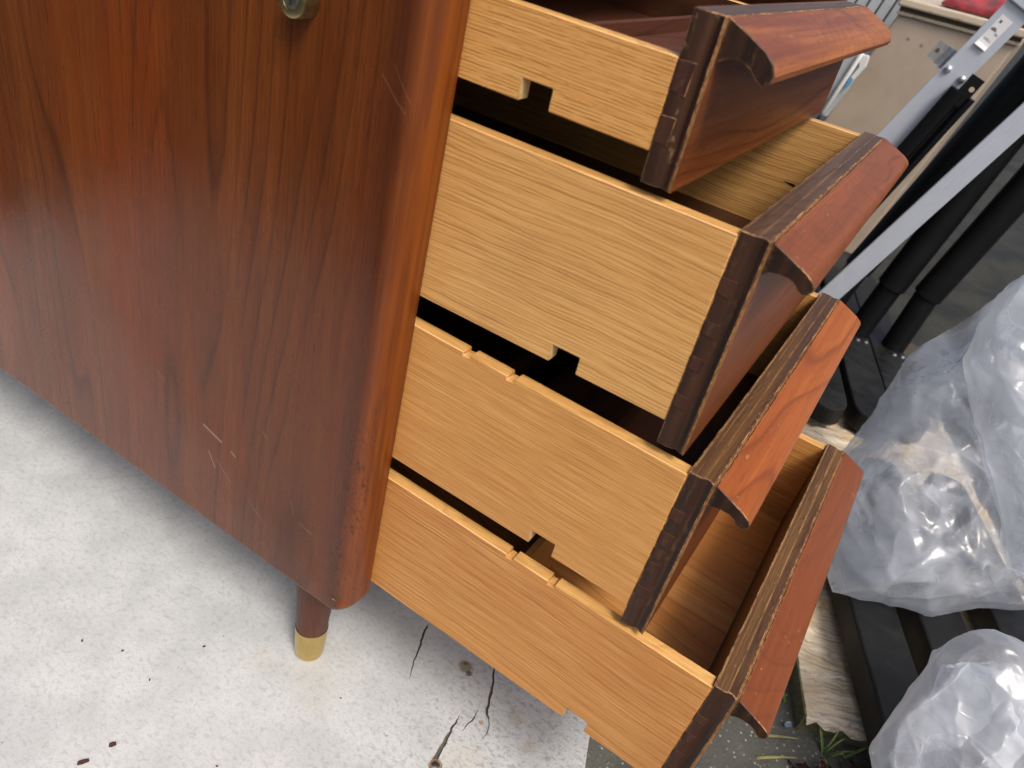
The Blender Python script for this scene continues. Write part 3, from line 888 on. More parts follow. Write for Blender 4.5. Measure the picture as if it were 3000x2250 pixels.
LEGS = [((0.274, 0.933), (0.172, 1.300), [(0.1760, 1.300, 0.062), (0.1960, 1.300, 0.190), (0.327, 1.300, 0.730)], "leftmost black telescopic post, mostly behind the thin grey rail"),
        ((0.350, 0.965), (0.252, 1.300), [(0.2530, 1.300, 0.062), (0.2680, 1.300, 0.182), (0.352, 1.300, 0.730)], "middle black telescopic post, just right of the thin grey rail"),
        ((0.410, 1.010), (0.330, 1.305), [(0.3270, 1.305, 0.062), (0.3350, 1.305, 0.190), (0.440, 1.305, 0.730)], "rightmost black telescopic post, next to the plastic bags")]
for tip, col_, ax, lab in LEGS:
    rt = empty("telescopic_post", (col_[0], col_[1], FZ0))
    tag(rt, lab, "post", "black telescopic posts standing on the plywood")
    off = Vector(rt.location)
    base = Vector((tip[0], tip[1], 0)) + fd * 0.05
    v, f = place_xy(prism(foot_outline(0.60, 0.0345, 0.050), 'z', FZ0, FZ1), base)
    ft = link("foot", [Vector(q) - off for q in v], f, M_foot, rt)
    bevel(ft, 0.003, 2)
    a0, a1, a2 = [Vector(q) for q in ax]
    L1 = (a1 - a0).length
    v, f = along(lathe([(0.0235, 0.0), (0.0235, L1)], 28), a0, a1)
    link("lower_tube", [Vector(q) - off for q in v], f, M_black, rt, 40)
    L2 = (a2 - a1).length
    v, f = along(lathe([(0.0265, 0.0), (0.0280, 0.0015), (0.0280, L2)], 32), a1, a2)
    link("upper_tube", [Vector(q) - off for q in v], f, M_black, rt, 40)
    for s in (-0.055, 0.0):
        bp = Vector((a0.x, a0.y, FZ1)) - fd * (0.040 - s * 0.0) + fx * (0.012 + s * 0.3)
        v, f = lathe([(0.0055, 0.0), (0.0055, 0.002), (0.0035, 0.0036)], 12)
        link("bolt", [Vector(q) + bp - off for q in v], f, plain("zinc_bolt", (0.6, 0.6, 0.62), 0.28, 1.0), rt, 40)

btn = empty("timber_batten", (0.25, 1.42, gz))
tag(btn, "dark timber batten under the far ends of the black posts' feet", "batten")
v, f = box(-0.26, 0.30, -0.045, 0.045, 0.0, 0.0355)
bevel(link("batten_body", v, f, plain("damp_timber", (0.045, 0.038, 0.026), 0.9, 0, 60, 0.4, 0.4), btn), 0.003, 2)
bd = Vector((-0.39, 0.92, 0)).normalized()
bx = Vector((bd.y, -bd.x, 0))
BARS = [((0.526, 0.245), 0.060, "black steel bar nearest the peeling plywood corner"), ((0.600, 0.300), 0.062, "middle black steel bar under the large plastic bag"), ((0.696, 0.345), 0.060, "black steel bar at the right edge under the bags")]
for (bx_, by_), w, lab in BARS:
    base = Vector((bx_, by_, 0))
    v, f = prism(foot_outline(0.62, w / 2, 0.03), 'z', FZ0, 0.070)
    v = [base + bx * a + bd * (b - 0.06) + Vector((0, 0, c)) for a, b, c in v]
    o = link("steel_bar", [q - base for q in v], f, M_foot, loc=base)
    bevel(o, 0.003, 2)
    tag(o, lab, "steel bar", "black steel bars on the plywood")

# ------------------------------------------------------------------ grey leaning metal frame
M_grey = plain("grey_powder_coat", (0.43, 0.465, 0.525), 0.38, 0.0, 40, 0.05)
M_zinc = plain("zinc_plate", (0.66, 0.69, 0.70), 0.3, 0.75, 120, 0.2)
ry = 1.22
fdir = Vector((0.087, 0.0, 0.241)).normalized()
fperp = Vector((fdir.z, 0, -fdir.x))
frm = empty("metal_frame", (-0.04, ry, gz))
tag(frm, "grey painted metal frame leaning in front of the beige cabinet", "metal frame")
fo = Vector(frm.location)

def rail(name, p_edge, width, length_up, length_dn, lip, yfront, mat):
    """channel whose left edge passes p_edge; face towards -y, lip folded back"""
    p = Vector(p_edge)
    a, b = p - fdir * length_dn, p + fdir * length_up
    t = 0.0025
    q = [(0, 0), (width, 0), (width, 0.028), (width - t, 0.028), (width - t, t), (t, t), (t, lip), (0, lip)]
    V = [a + fperp * u + Vector((0, w_, 0)) for u, w_ in q] + [b + fperp * u + Vector((0, w_, 0)) for u, w_ in q]
    n = len(q)
    F = [tuple(range(n)), tuple(range(n, 2 * n))] + [(i, (i + 1) % n, n + (i + 1) % n, n + i) for i in range(n)]
    o = link(name, [v_ - fo for v_ in V], F, mat, frm)
    bevel(o, 0.0012, 2)
    return o
rail("rail", (0.124, ry, 0.454), 0.0455, 0.262, 0.485, 0.030, ry, M_grey)
# the second rail is an angle: flat face and a narrow flange in front of it
rail("rail", (0.157, ry - 0.02, 0.134), 0.0300, 0.62, 0.145, 0.030, ry, M_grey)
v, f = box(0, 0, 0, 0, 0, 0)
pA, pB = Vector((0.1555, ry - 0.0235, 0.1300)), None
q = [(-0.0075, -0.010), (0.0065, -0.010), (0.0065, -0.0005), (-0.0075, -0.0005)]
a, b = pA - fdir * 0.145, pA + fdir * 0.62
V = [a + fperp * u + Vector((0, w_ + 0.003, 0)) for u, w_ in q] + [b + fperp * u + Vector((0, w_ + 0.003, 0)) for u, w_ in q]
o = link("rail_flange", [v_ - fo for v_ in V], [(0, 1, 2, 3), (4, 5, 6, 7)] + [(i, (i + 1) % 4, 4 + (i + 1) % 4, 4 + i) for i in range(4)], M_grey, frm)
bevel(o, 0.002, 2)
# cross piece at the top end of the frame
pT = Vector((0.2135, ry - 0.006, 0.700))
V, F = prism([(0, 0), (0.21, 0), (0.21, 0.05), (0, 0.05)], 'y', 0, 0.07)
V = [pT + fperp * x_ + fdir * z_ + Vector((0, y_, 0)) for x_, y_, z_ in V]
bevel(link("cross_piece", [v_ - fo for v_ in V], F, M_grey, frm), 0.002, 2)

def frame_local(u, s, out=0.0):
    """point on the first rail: u across, s along (0 at its mid edge point)"""
    return Vector((0.124, ry, 0.454)) + fperp * u + fdir * s - Vector((0, out, 0))
# zinc bracket: folded plate with a lug reaching past the rail's left edge
V, F = [], []
s0 = 0.142
q = [(-0.034, -0.010), (-0.034, 0.020), (-0.016, 0.020), (-0.016, 0.022), (0.004, 0.022), (0.004, -0.012), (-0.016, -0.012), (-0.016, -0.010)]
V = [frame_local(u, s0 + s, -0.030) for u, s in q] + [frame_local(u, s0 + s, -0.0335) for u, s in q]
n = len(q)
F = [tuple(range(n)), tuple(range(n, 2 * n))] + [(i, (i + 1) % n, n + (i + 1) % n, n + i) for i in range(n)]
br = link("bracket", [v_ - fo for v_ in V], F, M_zinc, frm)
q = [(-0.015, -0.012), (-0.015, 0.022), (-0.006, 0.022), (-0.006, -0.012)]
V = [frame_local(u, s0 + s, w_) for (u, s), w_ in zip(q, (-0.0295, -0.0295, -0.012, -0.012))] + [frame_local(u + 0.0012, s0 + s, w_ - 0.002) for (u, s), w_ in zip(q, (-0.0295, -0.0295, -0.012, -0.012))]
link("bracket_fold", [v_ - fo for v_ in V], [(0, 1, 2, 3), (4, 5, 6, 7)] + [(i, (i + 1) % 4, 4 + (i + 1) % 4, 4 + i) for i in range(4)], M_zinc, br)
v, f = along(lathe([(0.0035, 0.0), (0.0035, 0.001)], 14), frame_local(-0.026, s0 + 0.006, -0.0297), frame_local(-0.026, s0 + 0.006, 1))
link("bracket_hole", [Vector(q_) - fo for q_ in v], f, M_worn, br)
for u, s in ((0.0095, 0.140), (0.0375, 0.141)):
    v, f = along(lathe([(0.0062, 0.0), (0.0062, 0.0022), (0.0048, 0.0046), (0.0015, 0.0062)], 20), frame_local(u, s), frame_local(u, s, 1))
    link("bolt", [Vector(q_) - fo for q_ in v], f, M_zinc, frm, 40)
# label: white paper with faint print, corner curling up
g = G("label_paper")
pr = g.noise(g.vec(g.mul(g.add(g.x, g.mul(g.z, 0.36)), 900.0), 0.0, g.mul(g.z, 60.0)), 1.0, 2.0)
g.fin(g.mix(g.rng(pr, 0.55, 0.7, 0.0, 0.28), (0.70, 0.69, 0.70), (0.36, 0.35, 0.38)), 0.6)
V, F = [], []
for k in range(9):
    s = 0.190 + 0.052 * k / 8
    curl = 0.004 * max(0, (2 - k) / 2) ** 2
    for u in (0.0105, 0.0315):
        V.append(frame_local(u, s, 0.0006 + curl))
for k in range(8):
    F.append((2 * k, 2 * k + 1, 2 * k + 3, 2 * k + 2))
lb = link("label_sticker", [v_ - fo for v_ in V], F, g.m, frm)
lb.modifiers.new("thick", 'SOLIDIFY').thickness = 0.0003
for (u0, u1, sa, sb) in [(0.0125, 0.0225, 0.2185, 0.2205), (0.0145, 0.0205, 0.2215, 0.2225), (0.0150, 0.0185, 0.2315, 0.2355), (0.0240, 0.0290, 0.2150, 0.2158), (0.0240, 0.0290, 0.2168, 0.2174),
                         (0.0150, 0.0290, 0.2025, 0.2030), (0.0150, 0.0250, 0.2050, 0.2055)]:
    q = [(u0, sa), (u1, sa), (u1, sb), (u0, sb)]
    V = [frame_local(u, s, 0.0011) for u, s in q] + [frame_local(u, s, 0.0008) for u, s in q]
    link("label_print", [v_ - fo for v_ in V], [(0, 1, 2, 3), (4, 5, 6, 7)] + [(i, (i + 1) % 4, 4 + (i + 1) % 4, 4 + i) for i in range(4)], plain("print_ink", (0.10, 0.09, 0.11), 0.6) if sa > 0.21 and u0 < 0.02 else plain("print_faint", (0.38, 0.37, 0.38), 0.6), lb)

# black strut screwed to the frame, a grooved extrusion with a flat tab
stt = empty("black_strut", (0.10, ry - 0.01, 0.2))
tag(stt, "black grooved strut with flat drilled tab bolted beside the grey rail", "strut")
so_ = Vector(stt.location)
p0, p1 = Vector((0.1195, ry - 0.012, 0.200)), Vector((0.2195, ry - 0.012, 0.5555))
prof = [(-0.023, 0.012), (-0.023, -0.006), (-0.019, -0.010), (0.001, -0.010), (0.004, -0.001), (0.008, -0.001), (0.011, -0.008), (0.015, -0.012), (0.020, -0.008), (0.023, -0.001), (0.023, 0.012)]
L = (p1 - p0).length
dS = (p1 - p0).normalized()
pS = Vector((dS.z, 0, -dS.x))
V = [p0 - dS * 0.22 + pS * a + Vector((0, b, 0)) for a, b in prof] + [p1 + pS * a + Vector((0, b, 0)) for a, b in prof]
n = len(prof)
link("strut_body", [v_ - so_ for v_ in V], [tuple(range(n)), tuple(range(n, 2 * n))] + [(i, (i + 1) % n, n + (i + 1) % n, n + i) for i in range(n)], M_black, stt, 50)
q = [(-0.010, -0.02), (0.0135, -0.02), (0.0135, 0.031), (-0.010, 0.031)]
V = [p1 + pS * a + dS * s + Vector((0, -0.006, 0)) for a, s in q] + [p1 + pS * a + dS * s + Vector((0, -0.003, 0)) for a, s in q]
tb = link("strut_tab", [v_ - so_ for v_ in V], [(0, 1, 2, 3), (4, 5, 6, 7)] + [(i, (i + 1) % 4, 4 + (i + 1) % 4, 4 + i) for i in range(4)], M_black, stt)
hc = p1 + pS * 0.006 + dS * 0.012 + Vector((0, -0.0062, 0))
v, f = along(lathe([(0.0042, 0.0), (0.0042, 0.0006)], 16), hc, hc + Vector((0, -1, 0)))
link("tab_hole", [Vector(q_) - so_ for q_ in v], f, plain("beige_showing", (0.40, 0.33, 0.25), 0.6), tb)

# ------------------------------------------------------------------ beige cabinet with rusty rim and red cloth
g = G("beige_enamel")
n = g.noise(g.obj, 6.0, 4.0, 0.6)
n2 = g.noise(g.obj, 90.0, 3.0, 0.6)
cb = g.mix(g.rng(n, 0.3, 0.7), (0.36, 0.285, 0.215), (0.44, 0.36, 0.28))
cb = g.mix(g.rng(n2, 0.66, 0.8, 0.0, 0.2), cb, (0.25, 0.19, 0.14))
wv2 = g.noise(g.obj, 120.0, 3.0, 0.7)
for cx, cz, r_ in [(-0.023, 0.558, 0.006), (0.014, 0.553, 0.006), (0.086, 0.541, 0.008), (0.070, 0.615, 0.006), (0.225, 0.46, 0.007)]:
    dx, dz = g.sub(g.x, cx), g.sub(g.z, cz)
    dd = g.add(g.mt('SQRT', g.add(g.mul(dx, dx), g.mul(dz, dz))), g.mul(g.sub(wv2, 0.5), 0.010))
    cb = g.mix(g.rng(dd, r_ * 0.3, r_, 0.8, 0), cb, (0.17, 0.10, 0.045))
g.fin(cb, 0.42)
M_beige = g.m
g = G("beige_rim_rusty")
n = g.noise(g.vec(g.mul(g.x, 22.0), g.mul(g.y, 50.0), g.mul(g.z, 60.0)), 1.0, 4.0, 0.7)
g.fin(g.mix(g.rng(n, 0.55, 0.72), (0.52, 0.43, 0.32), (0.26, 0.16, 0.08)), 0.5)
M_rim = g.m
cab = empty("beige_cabinet", (0.05, 2.0, gz))
tag(cab, "beige enamelled metal cabinet with rust spots behind the grey frame", "cabinet")
co = Vector(cab.location)
TL, TR, BR, BL = Vector((-0.020, 2.0, 0.600)), Vector((0.262, 2.0, 0.606)), Vector((0.145, 2.0, gz)), Vector((-0.150, 2.0, gz))
V = [TL, TR, BR, BL] + [q + Vector((0.02, 0.55, 0)) for q in (TL, TR, BR, BL)]
bevel(link("cabinet_body", [q - co for q in V], [(0, 1, 2, 3), (4, 5, 6, 7), (0, 1, 5, 4), (1, 2, 6, 5), (2, 3, 7, 6), (3, 0, 4, 7)], M_beige, cab), 0.006, 3)
# texture coordinates of the rust spots are in cabinet-local space, so shift the body's mesh is not needed: spots sit on the face
V, F = [], []
for (a, b, y0, y1) in [((-0.030, 0.624), (0.275, 0.632), -0.030, 0.58)]:
    pass
def slab(pa, pb, h_, y0, y1):
    V = []
    for yy in (y0, y1):
        V += [Vector((pa[0], 2.0 + yy, pa[1])), Vector((pb[0], 2.0 + yy, pb[1])), Vector((pb[0], 2.0 + yy, pb[1] + h_)), Vector((pa[0], 2.0 + yy, pa[1] + h_))]
    return [q - co for q in V], [(0, 1, 2, 3), (4, 5, 6, 7), (0, 1, 5, 4), (1, 2, 6, 5), (2, 3, 7, 6), (3, 0, 4, 7)]
bevel(link("cabinet_rim", *slab((-0.030, 0.617), (0.275, 0.622), 0.020, -0.020, 0.58), M_rim, cab), 0.005, 3)
link("rim_groove", *slab((-0.022, 0.6065), (0.266, 0.612), 0.0095, -0.003, 0.56), plain("groove_dark", (0.10, 0.075, 0.05), 0.8), cab)  # groove in a darker brown than the rim
bevel(link("rim_bead", *slab((-0.024, 0.598), (0.268, 0.604), 0.008, -0.008, 0.56), M_rim, cab), 0.002, 2)
# red cloth lying in a heap on the rim
g = G("red_plush")
n = g.noise(g.obj, 24.0, 4.0, 0.6)
n2 = g.noise(g.obj, 420.0, 2.0)
g.bump(n2, 0.6, 0.003)
g.fin(g.mix(g.rng(n, 0.35, 0.65), (0.11, 0.004, 0.008), (0.33, 0.010, 0.018)), 0.9, Sheen_Weight=0.5)
V, F = [], []
for j in range(25):
    for i in range(41):
        u, w_ = i / 40, j / 24
        e = min(1, 4 * max(0, min(u, 1 - u, w_ * 1.2, 1 - w_)) + 0.05)
        z = 0.6435 + e * (0.075 + 0.022 * noise.noise(Vector((u * 6, w_ * 5, 2))) + 0.02 * math.sin(u * 17 + 3 * noise.noise(Vector((u * 3, w_ * 3, 0)))))
        V.append((0.062 + 0.225 * u, 2.0 - 0.004 + 0.42 * w_, z))
for j in range(24):
    for i in range(40):
        k = j * 41 + i
        F.append((k, k + 1, k + 42, k + 41))
for row in (0, 24):
    pass
rc_ = link("red_cloth", [Vector(q) - Vector((0.17, 2.2, 0.643)) for q in V], F, g.m, smooth=80, loc=(0.17, 2.2, 0.643))
rc_.modifiers.new("thick", 'SOLIDIFY').thickness = 0.006
tag(rc_, "crumpled red plush cloth heaped on the beige cabinet", "cloth")

# ------------------------------------------------------------------ grey slatted shutter, white bin lid, odds and ends far behind
M_slat = plain("grey_slat_paint", (0.40, 0.415, 0.42), 0.55, 0, 30, 0.12, 0.05)
sh = empty("slatted_panel", (-0.2, 2.6, gz))
tag(sh, "pale grey panel of narrow vertical slats left of the beige cabinet", "panel")
lean = Vector((0.19, 0, 0.98)).normalized()
lp = Vector((lean.z, 0, -lean.x))
for k in range(14):
    c0 = Vector((-0.092 - 0.0365 * k, 2.6, 0.60)) - Vector(sh.location)
    q = [(-0.0155, 0.010), (-0.0155, 0.0), (-0.012, -0.006), (0.012, -0.006), (0.0155, 0.0), (0.0155, 0.010)]
    a, b = c0 - lean * 0.615, c0 + lean * 0.20
    V = [a + lp * u + Vector((0, w_, 0)) for u, w_ in q] + [b + lp * u + Vector((0, w_, 0)) for u, w_ in q]
    n = len(q)
    link("slat", V, [tuple(range(n)), tuple(range(n, 2 * n))] + [(i, (i + 1) % n, n + (i + 1) % n, n + i) for i in range(n)], M_slat, sh)
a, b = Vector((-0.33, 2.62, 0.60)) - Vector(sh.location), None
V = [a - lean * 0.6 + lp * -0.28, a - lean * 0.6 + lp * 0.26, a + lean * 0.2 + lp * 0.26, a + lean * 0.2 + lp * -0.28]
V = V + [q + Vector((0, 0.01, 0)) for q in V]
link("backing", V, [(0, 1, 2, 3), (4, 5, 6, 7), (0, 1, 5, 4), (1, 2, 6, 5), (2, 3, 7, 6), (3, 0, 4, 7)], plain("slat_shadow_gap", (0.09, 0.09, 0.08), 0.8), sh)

M_white = plain("white_plastic", (0.70, 0.70, 0.68), 0.4, 0, 40, 0.06)
wp = empty("plastic_tray", (-0.07, 1.9, 0.2))
tag(wp, "white and grey plastic tray with blue sticker behind the top drawer", "tray")
wo = Vector(wp.location)
def plate(name, pts, y, t, mat, parent, off, bv=0.002):
    V = [Vector((a, y, b)) - off for a, b in pts] + [Vector((a, y + t, b)) - off for a, b in pts]
    n = len(pts)
    o = link(name, V, [tuple(range(n)), tuple(range(n, 2 * n))] + [(i, (i + 1) % n, n + (i + 1) % n, n + i) for i in range(n)], mat, parent)
    bevel(o, bv, 2)
    return o
plate("lid_sheet", [(-0.110, 0.33), (-0.066, 0.335), (-0.045, 0.41), (-0.030, 0.500), (-0.110, 0.500)], 1.902, 0.006, plain("pale_grey_plastic", (0.40, 0.43, 0.44), 0.4), wp, wo)
v, f = along(lathe([(0.003, 0.0), (0.0058, 0.004), (0.0058, 0.16), (0.003, 0.165)], 16), (-0.0795, 1.896, 0.340), (-0.0480, 1.896, 0.50))
link("lid_edge", [Vector(q) - wo for q in v], f, M_white, wp, 50)
plate("lid_tab", [(-0.054, 0.430), (-0.044, 0.428), (-0.026, 0.475), (-0.028, 0.500), (-0.056, 0.500), (-0.042, 0.470)], 1.893, 0.006, M_white, wp, wo)
plate("blue_sticker", [(-0.0545, 0.418), (-0.0465, 0.416), (-0.041, 0.440), (-0.0495, 0.444)], 1.8915, 0.0012, plain("sky_blue", (0.10, 0.32, 0.55), 0.5), wp, wo, 0.0003)
wpb = empty("white_sack", (-0.255, 1.6, 0.2))
tag(wpb, "sliver of white sheet showing above the top drawer", "sheet")
plate("sheet_panel", [(-0.285, gz), (-0.255, gz), (-0.232, 0.575), (-0.235, 0.66), (-0.275, 0.66)], 1.6, 0.02, M_white, wpb, Vector(wpb.location), 0.006)
drk = empty("dark_crate", (-0.2, 1.75, gz))
tag(drk, "dark crate in the gap behind the top drawer front", "crate")
plate("crate_body", [(-0.262, gz), (-0.150, gz), (-0.150, 0.64), (-0.262, 0.64)], 1.75, 0.25, plain("dark_crate_plastic", (0.025, 0.025, 0.03), 0.5), drk, Vector(drk.location), 0.004)
plate("crate_rim", [(-0.264, 0.6405), (-0.148, 0.6405), (-0.148, 0.655), (-0.264, 0.655)], 1.745, 0.26, plain("grey_crate_rim", (0.20, 0.21, 0.22), 0.5), drk, Vector(drk.location), 0.003)

# ------------------------------------------------------------------ clear plastic bags
def film(name, lo, hi, sharp, seed):
    """thin milky polythene: partly see-through, scatters light, soft gloss"""
    g = G(name)
    wv_ = g.noise(g.obj, 11.0, 2.0, 0.5)
    w1 = g.noise(g.vec(g.mul(g.x, 13.0), g.add(g.mul(g.y, 9.0), g.mul(wv_, 2.0)), g.add(g.mul(g.z, 24.0), seed)), 1.0, 1.0, 0.5, 0.3)
    crease = g.rng(g.mt('ABSOLUTE', g.sub(w1, 0.5)), 0.0, 0.03, 1, 0)
    fine = g.noise(g.vec(g.mul(g.add(g.x, g.y), 60.0), g.mul(g.sub(g.x, g.z), 25.0), g.mul(g.z, 60.0)), 1.0, 2.0, 0.5, 0.6)
    nb = g.bump(g.add(g.mul(crease, 0.35), g.mul(fine, 0.35)), 0.25, 0.004)
    tr = g.n.new("ShaderNodeBsdfTransparent")
    tr.inputs[0].default_value = (0.95, 0.955, 0.965, 1)
    df = g.n.new("ShaderNodeBsdfDiffuse")
    df.inputs[0].default_value = (0.86, 0.90, 0.955, 1)
    tl = g.n.new("ShaderNodeBsdfTranslucent")
    tl.inputs[0].default_value = (0.86, 0.90, 0.955, 1)
    gl = g.n.new("ShaderNodeBsdfGlossy")
    gl.inputs["Roughness"].default_value = 0.2
    for q in (df, tl, gl):
        g.l.new(nb, q.inputs["Normal"])
    m1 = g.n.new("ShaderNodeMixShader")
    m1.inputs[0].default_value = 0.5
    g.l.new(df.outputs[0], m1.inputs[1])
    g.l.new(tl.outputs[0], m1.inputs[2])
    cl = g.noise(g.vec(g.add(g.mul(g.x, 14.0), g.mul(wv_, 2.0)), g.mul(g.y, 9.0), g.add(g.mul(g.z, 12.0), seed)), 1.0, 1.5, 0.5, 0.8)
    op = g.rng(cl, 0.5 - sharp, 0.5 + sharp, lo, hi)
    lw = g.n.new("ShaderNodeLayerWeight")
    lw.inputs[0].default_value = 0.3
    g.l.new(nb, lw.inputs["Normal"])
    op = g.add(op, g.mul(lw.outputs["Facing"], 0.45))
    m2 = g.n.new("ShaderNodeMixShader")
    g._s(m2.inputs[0], g.mt('MINIMUM', op, 0.95))
    g.l.new(tr.outputs[0], m2.inputs[1])
    g.l.new(m1.outputs[0], m2.inputs[2])
    fr = g.n.new("ShaderNodeFresnel")
    fr.inputs[0].default_value = 1.45
    g.l.new(nb, fr.inputs["Normal"])
    m3 = g.n.new("ShaderNodeMixShader")
    g._s(m3.inputs[0], g.mt('MINIMUM', fr.outputs[0], 0.28))
    g.l.new(m2.outputs[0], m3.inputs[1])
    g.l.new(gl.outputs[0], m3.inputs[2])
    g.l.new(m3.outputs[0], g.out.inputs[0])
    g.n.remove(g.b)
    return g.m

def bag(name, center, outline, thick, label, seed, layers, mat, amp=0.020):
    c = Vector(center)
    UP = -DOWN
    rt = empty(name, (center[0], center[1], 0.07))
    tag(rt, label, "plastic bag", "clear plastic bags on the right")
    ro = Vector(rt.location)
    angs = []
    for (a, b) in outline:
        angs.append((math.atan2(b, a), math.hypot(a, b)))
    angs.sort()
    def rad(t):
        n = len(angs)
        for i in range(n):
            a0, r0 = angs[i]
            a1, r1 = angs[(i + 1) % n]
            if i == n - 1:
                a1 += 2 * math.pi
            tt = t
            if tt < angs[0][0]:
                tt += 2 * math.pi
            if a0 <= tt <= a1:
                k = (tt - a0) / max(1e-6, a1 - a0)
                x0, y0 = r0 * math.cos(a0), r0 * math.sin(a0)
                x1, y1 = r1 * math.cos(a1), r1 * math.sin(a1)
                # intersection of the ray with the chord
                dx, dy = x1 - x0, y1 - y0
                den = math.cos(t) * dy - math.sin(t) * dx
                return (x0 * dy - y0 * dx) / den if abs(den) > 1e-9 else r0
        return angs[0][1]
    for li, (sc_, nm) in enumerate(layers):
        NU, NV = 220, 120
        sd_ = seed + li * 31.7
        rs = np.random.RandomState(int(seed) + li)
        tt = -math.pi + 2 * math.pi * np.arange(NU) / NU
        rr_ = np.array([rad(t) for t in tt]) * sc_
        ph = -math.pi / 2 + math.pi * np.arange(NV + 1) / NV
        cr_ = np.cos(ph).clip(0, 1) ** 0.75
        P = np.stack([(cr_[:, None] * rr_ * np.cos(tt)), (cr_[:, None] * rr_ * np.sin(tt)), np.repeat((thick * sc_ * np.sin(ph))[:, None], NU, 1)], -1).reshape(-1, 3)
        ab = np.array([0.19, 0.19, max(thick, 0.04) * 1.0])
        # film pulled taut between contact points: flatten patches onto random planes
        npl = 44 if li == 0 else 110
        idx = rs.choice(len(P), npl, replace=False)
        N_ = P[idx] / ab ** 2
        N_ /= np.linalg.norm(N_, axis=1)[:, None] + 1e-9
        N_ += rs.normal(0, 0.16 if li == 0 else 0.34, N_.shape)
        N_ /= np.linalg.norm(N_, axis=1)[:, None]
        off = (P[idx] * N_).sum(1) * rs.uniform(0.90, 0.97, npl)
        dots = P @ N_.T
        dist = dots - off
        wgt = np.linalg.norm(P[:, None, :] - P[idx][None], axis=2)
        rad_ = 0.15 if li == 0 else 0.075
        fall_ = np.clip((1.0 - wgt / rad_) * 2.2, 0, 1)
        push = np.where(dist > 0, dist, 0.0) * fall_ * fall_ * (3 - 2 * fall_)
        w4 = push ** 3
        P2 = P - (w4 * push) @ N_ / (w4.sum(1)[:, None] + 1e-12)
        V, F = [], []
        for vi in range(len(P2)):
            q = Vector(P[vi])
            p = Vector(P2[vi])
            dsp = abs(q.z) / (thick * sc_)
            wv_ = noise.noise_vector(q * 4.5 + Vector((sd_, 3, 1)))
            e = 0.0
            for (fx_, fy_, fz_, a_, of) in ((4.0, 15.0, 9.0, 1.0, 0.0), (15.0, 4.5, 9.0, 0.8, 7.7), (34.0, 12.0, 20.0, 0.28, 15.1)):
                rr = noise.noise(Vector((q.x * fx_ + q.y * 0.5 * fx_, q.y * fy_ - q.x * 0.4 * fy_, q.z * fz_)) + wv_ * 0.8 + Vector((sd_ + of, of, sd_)))
                e += a_ * max(0.0, 1.0 - abs(rr) * 4.5) ** 1.6
            e *= amp * (0.30 if li == 0 else 0.42)
            nv = Vector((q.x / 0.036, q.y / 0.036, q.z / max(thick, .01) ** 2))
            nv = nv.normalized() if nv.length > 1e-6 else Vector((0, 0, 1))
            p = p + nv * e * (0.4 + 0.6 * dsp)
            wpt = c + RIGHT * p.x + UP * p.y - FWD * p.z
            if wpt.z < 0.0715:
                wpt.z = 0.0715 + (0.0715 - wpt.z) * 0.02
            V.append(wpt - ro)
        for j in range(NV):
            for i in range(NU):
                k_ = (i + 1) % NU
                F.append((j * NU + i, j * NU + k_, (j + 1) * NU + k_, (j + 1) * NU + i))
        link(nm, V, F, mat if li == 0 else MF2, rt, 180)
    return rt

k1 = 0.98 / 1.15
o1 = [(0.111, 0.303), (0.05, 0.262), (0.01, 0.227), (-0.04, 0.187), (-0.071, 0.162), (-0.091, 0.126), (-0.111, 0.086), (-0.151, 0.035), (-0.179, 0.0), (-0.179, -0.05), (-0.172, -0.101), (-0.187, -0.162), (-0.151, -0.174), (-0.116, -0.179), (-0.04, -0.197), (0.05, -0.204), (0.136, -0.199), (0.187, -0.151), (0.212, 0.0), (0.187, 0.227)]
def campt(px, py, depth):
    v = RIGHT * ((px - 1500) / 2278.33) + DOWN * ((py - 1125) / 2278.33) + FWD
    return CAMLOC + v * depth
MF1 = film("milky_film", 0.10, 0.30, 0.16, 1.0)
MF2 = film("crumpled_inner_film", 0.03, 0.50, 0.06, 7.0)
B1 = (0.4296, 0.6346, 0.2007)
B2 = (0.5000, 0.6050, 0.3350)
B3 = (0.5134, 0.2904, 0.1447)
bag("plastic_bag", B1, [(a * k1, b * k1) for a, b in o1], 0.125, "large crumpled clear plastic bag beside the drawer fronts", 3.0, [(1.0, "bag_film"), (0.86, "inner_film")], MF1)
o2 = [(-0.065, 0.194), (-0.095, 0.163), (-0.112, 0.143), (-0.125, 0.096), (-0.123, 0.065), (-0.12, 0.032), (-0.109, -0.009), (-0.102, -0.043), (-0.086, -0.108), (-0.072, -0.173), (-0.065, -0.202), (-0.022, -0.228), (0.065, -0.185), (0.116, -0.013), (0.086, 0.159), (-0.0, 0.219)]
k2 = 0.86 / 0.98
bag("plastic_bag", B2, [(a * k2, b * k2) for a, b in o2], 0.07, "plastic bag cut off by the right edge, in front of the large bag", 14.0, [(1.0, "bag_film"), (0.84, "inner_film")], MF1, 0.016)
o3 = [(-0.098, -0.042), (-0.1, -0.007), (-0.093, 0.021), (-0.081, 0.039), (-0.07, 0.049), (-0.042, 0.077), (-0.03, 0.095), (-0.018, 0.107), (-0.004, 0.115), (0.021, 0.116), (0.049, 0.102), (0.084, 0.077), (0.119, 0.011), (0.102, -0.077), (0.014, -0.105), (-0.063, -0.088)]
k3 = 0.72 / 0.80
bag("plastic_bag", B3, [(a * k3, b * k3) for a, b in o3], 0.075, "small plastic bag in the bottom right corner over the black bars", 25.0, [(1.0, "bag_film"), (0.86, "inner_film")], MF1, 0.014)

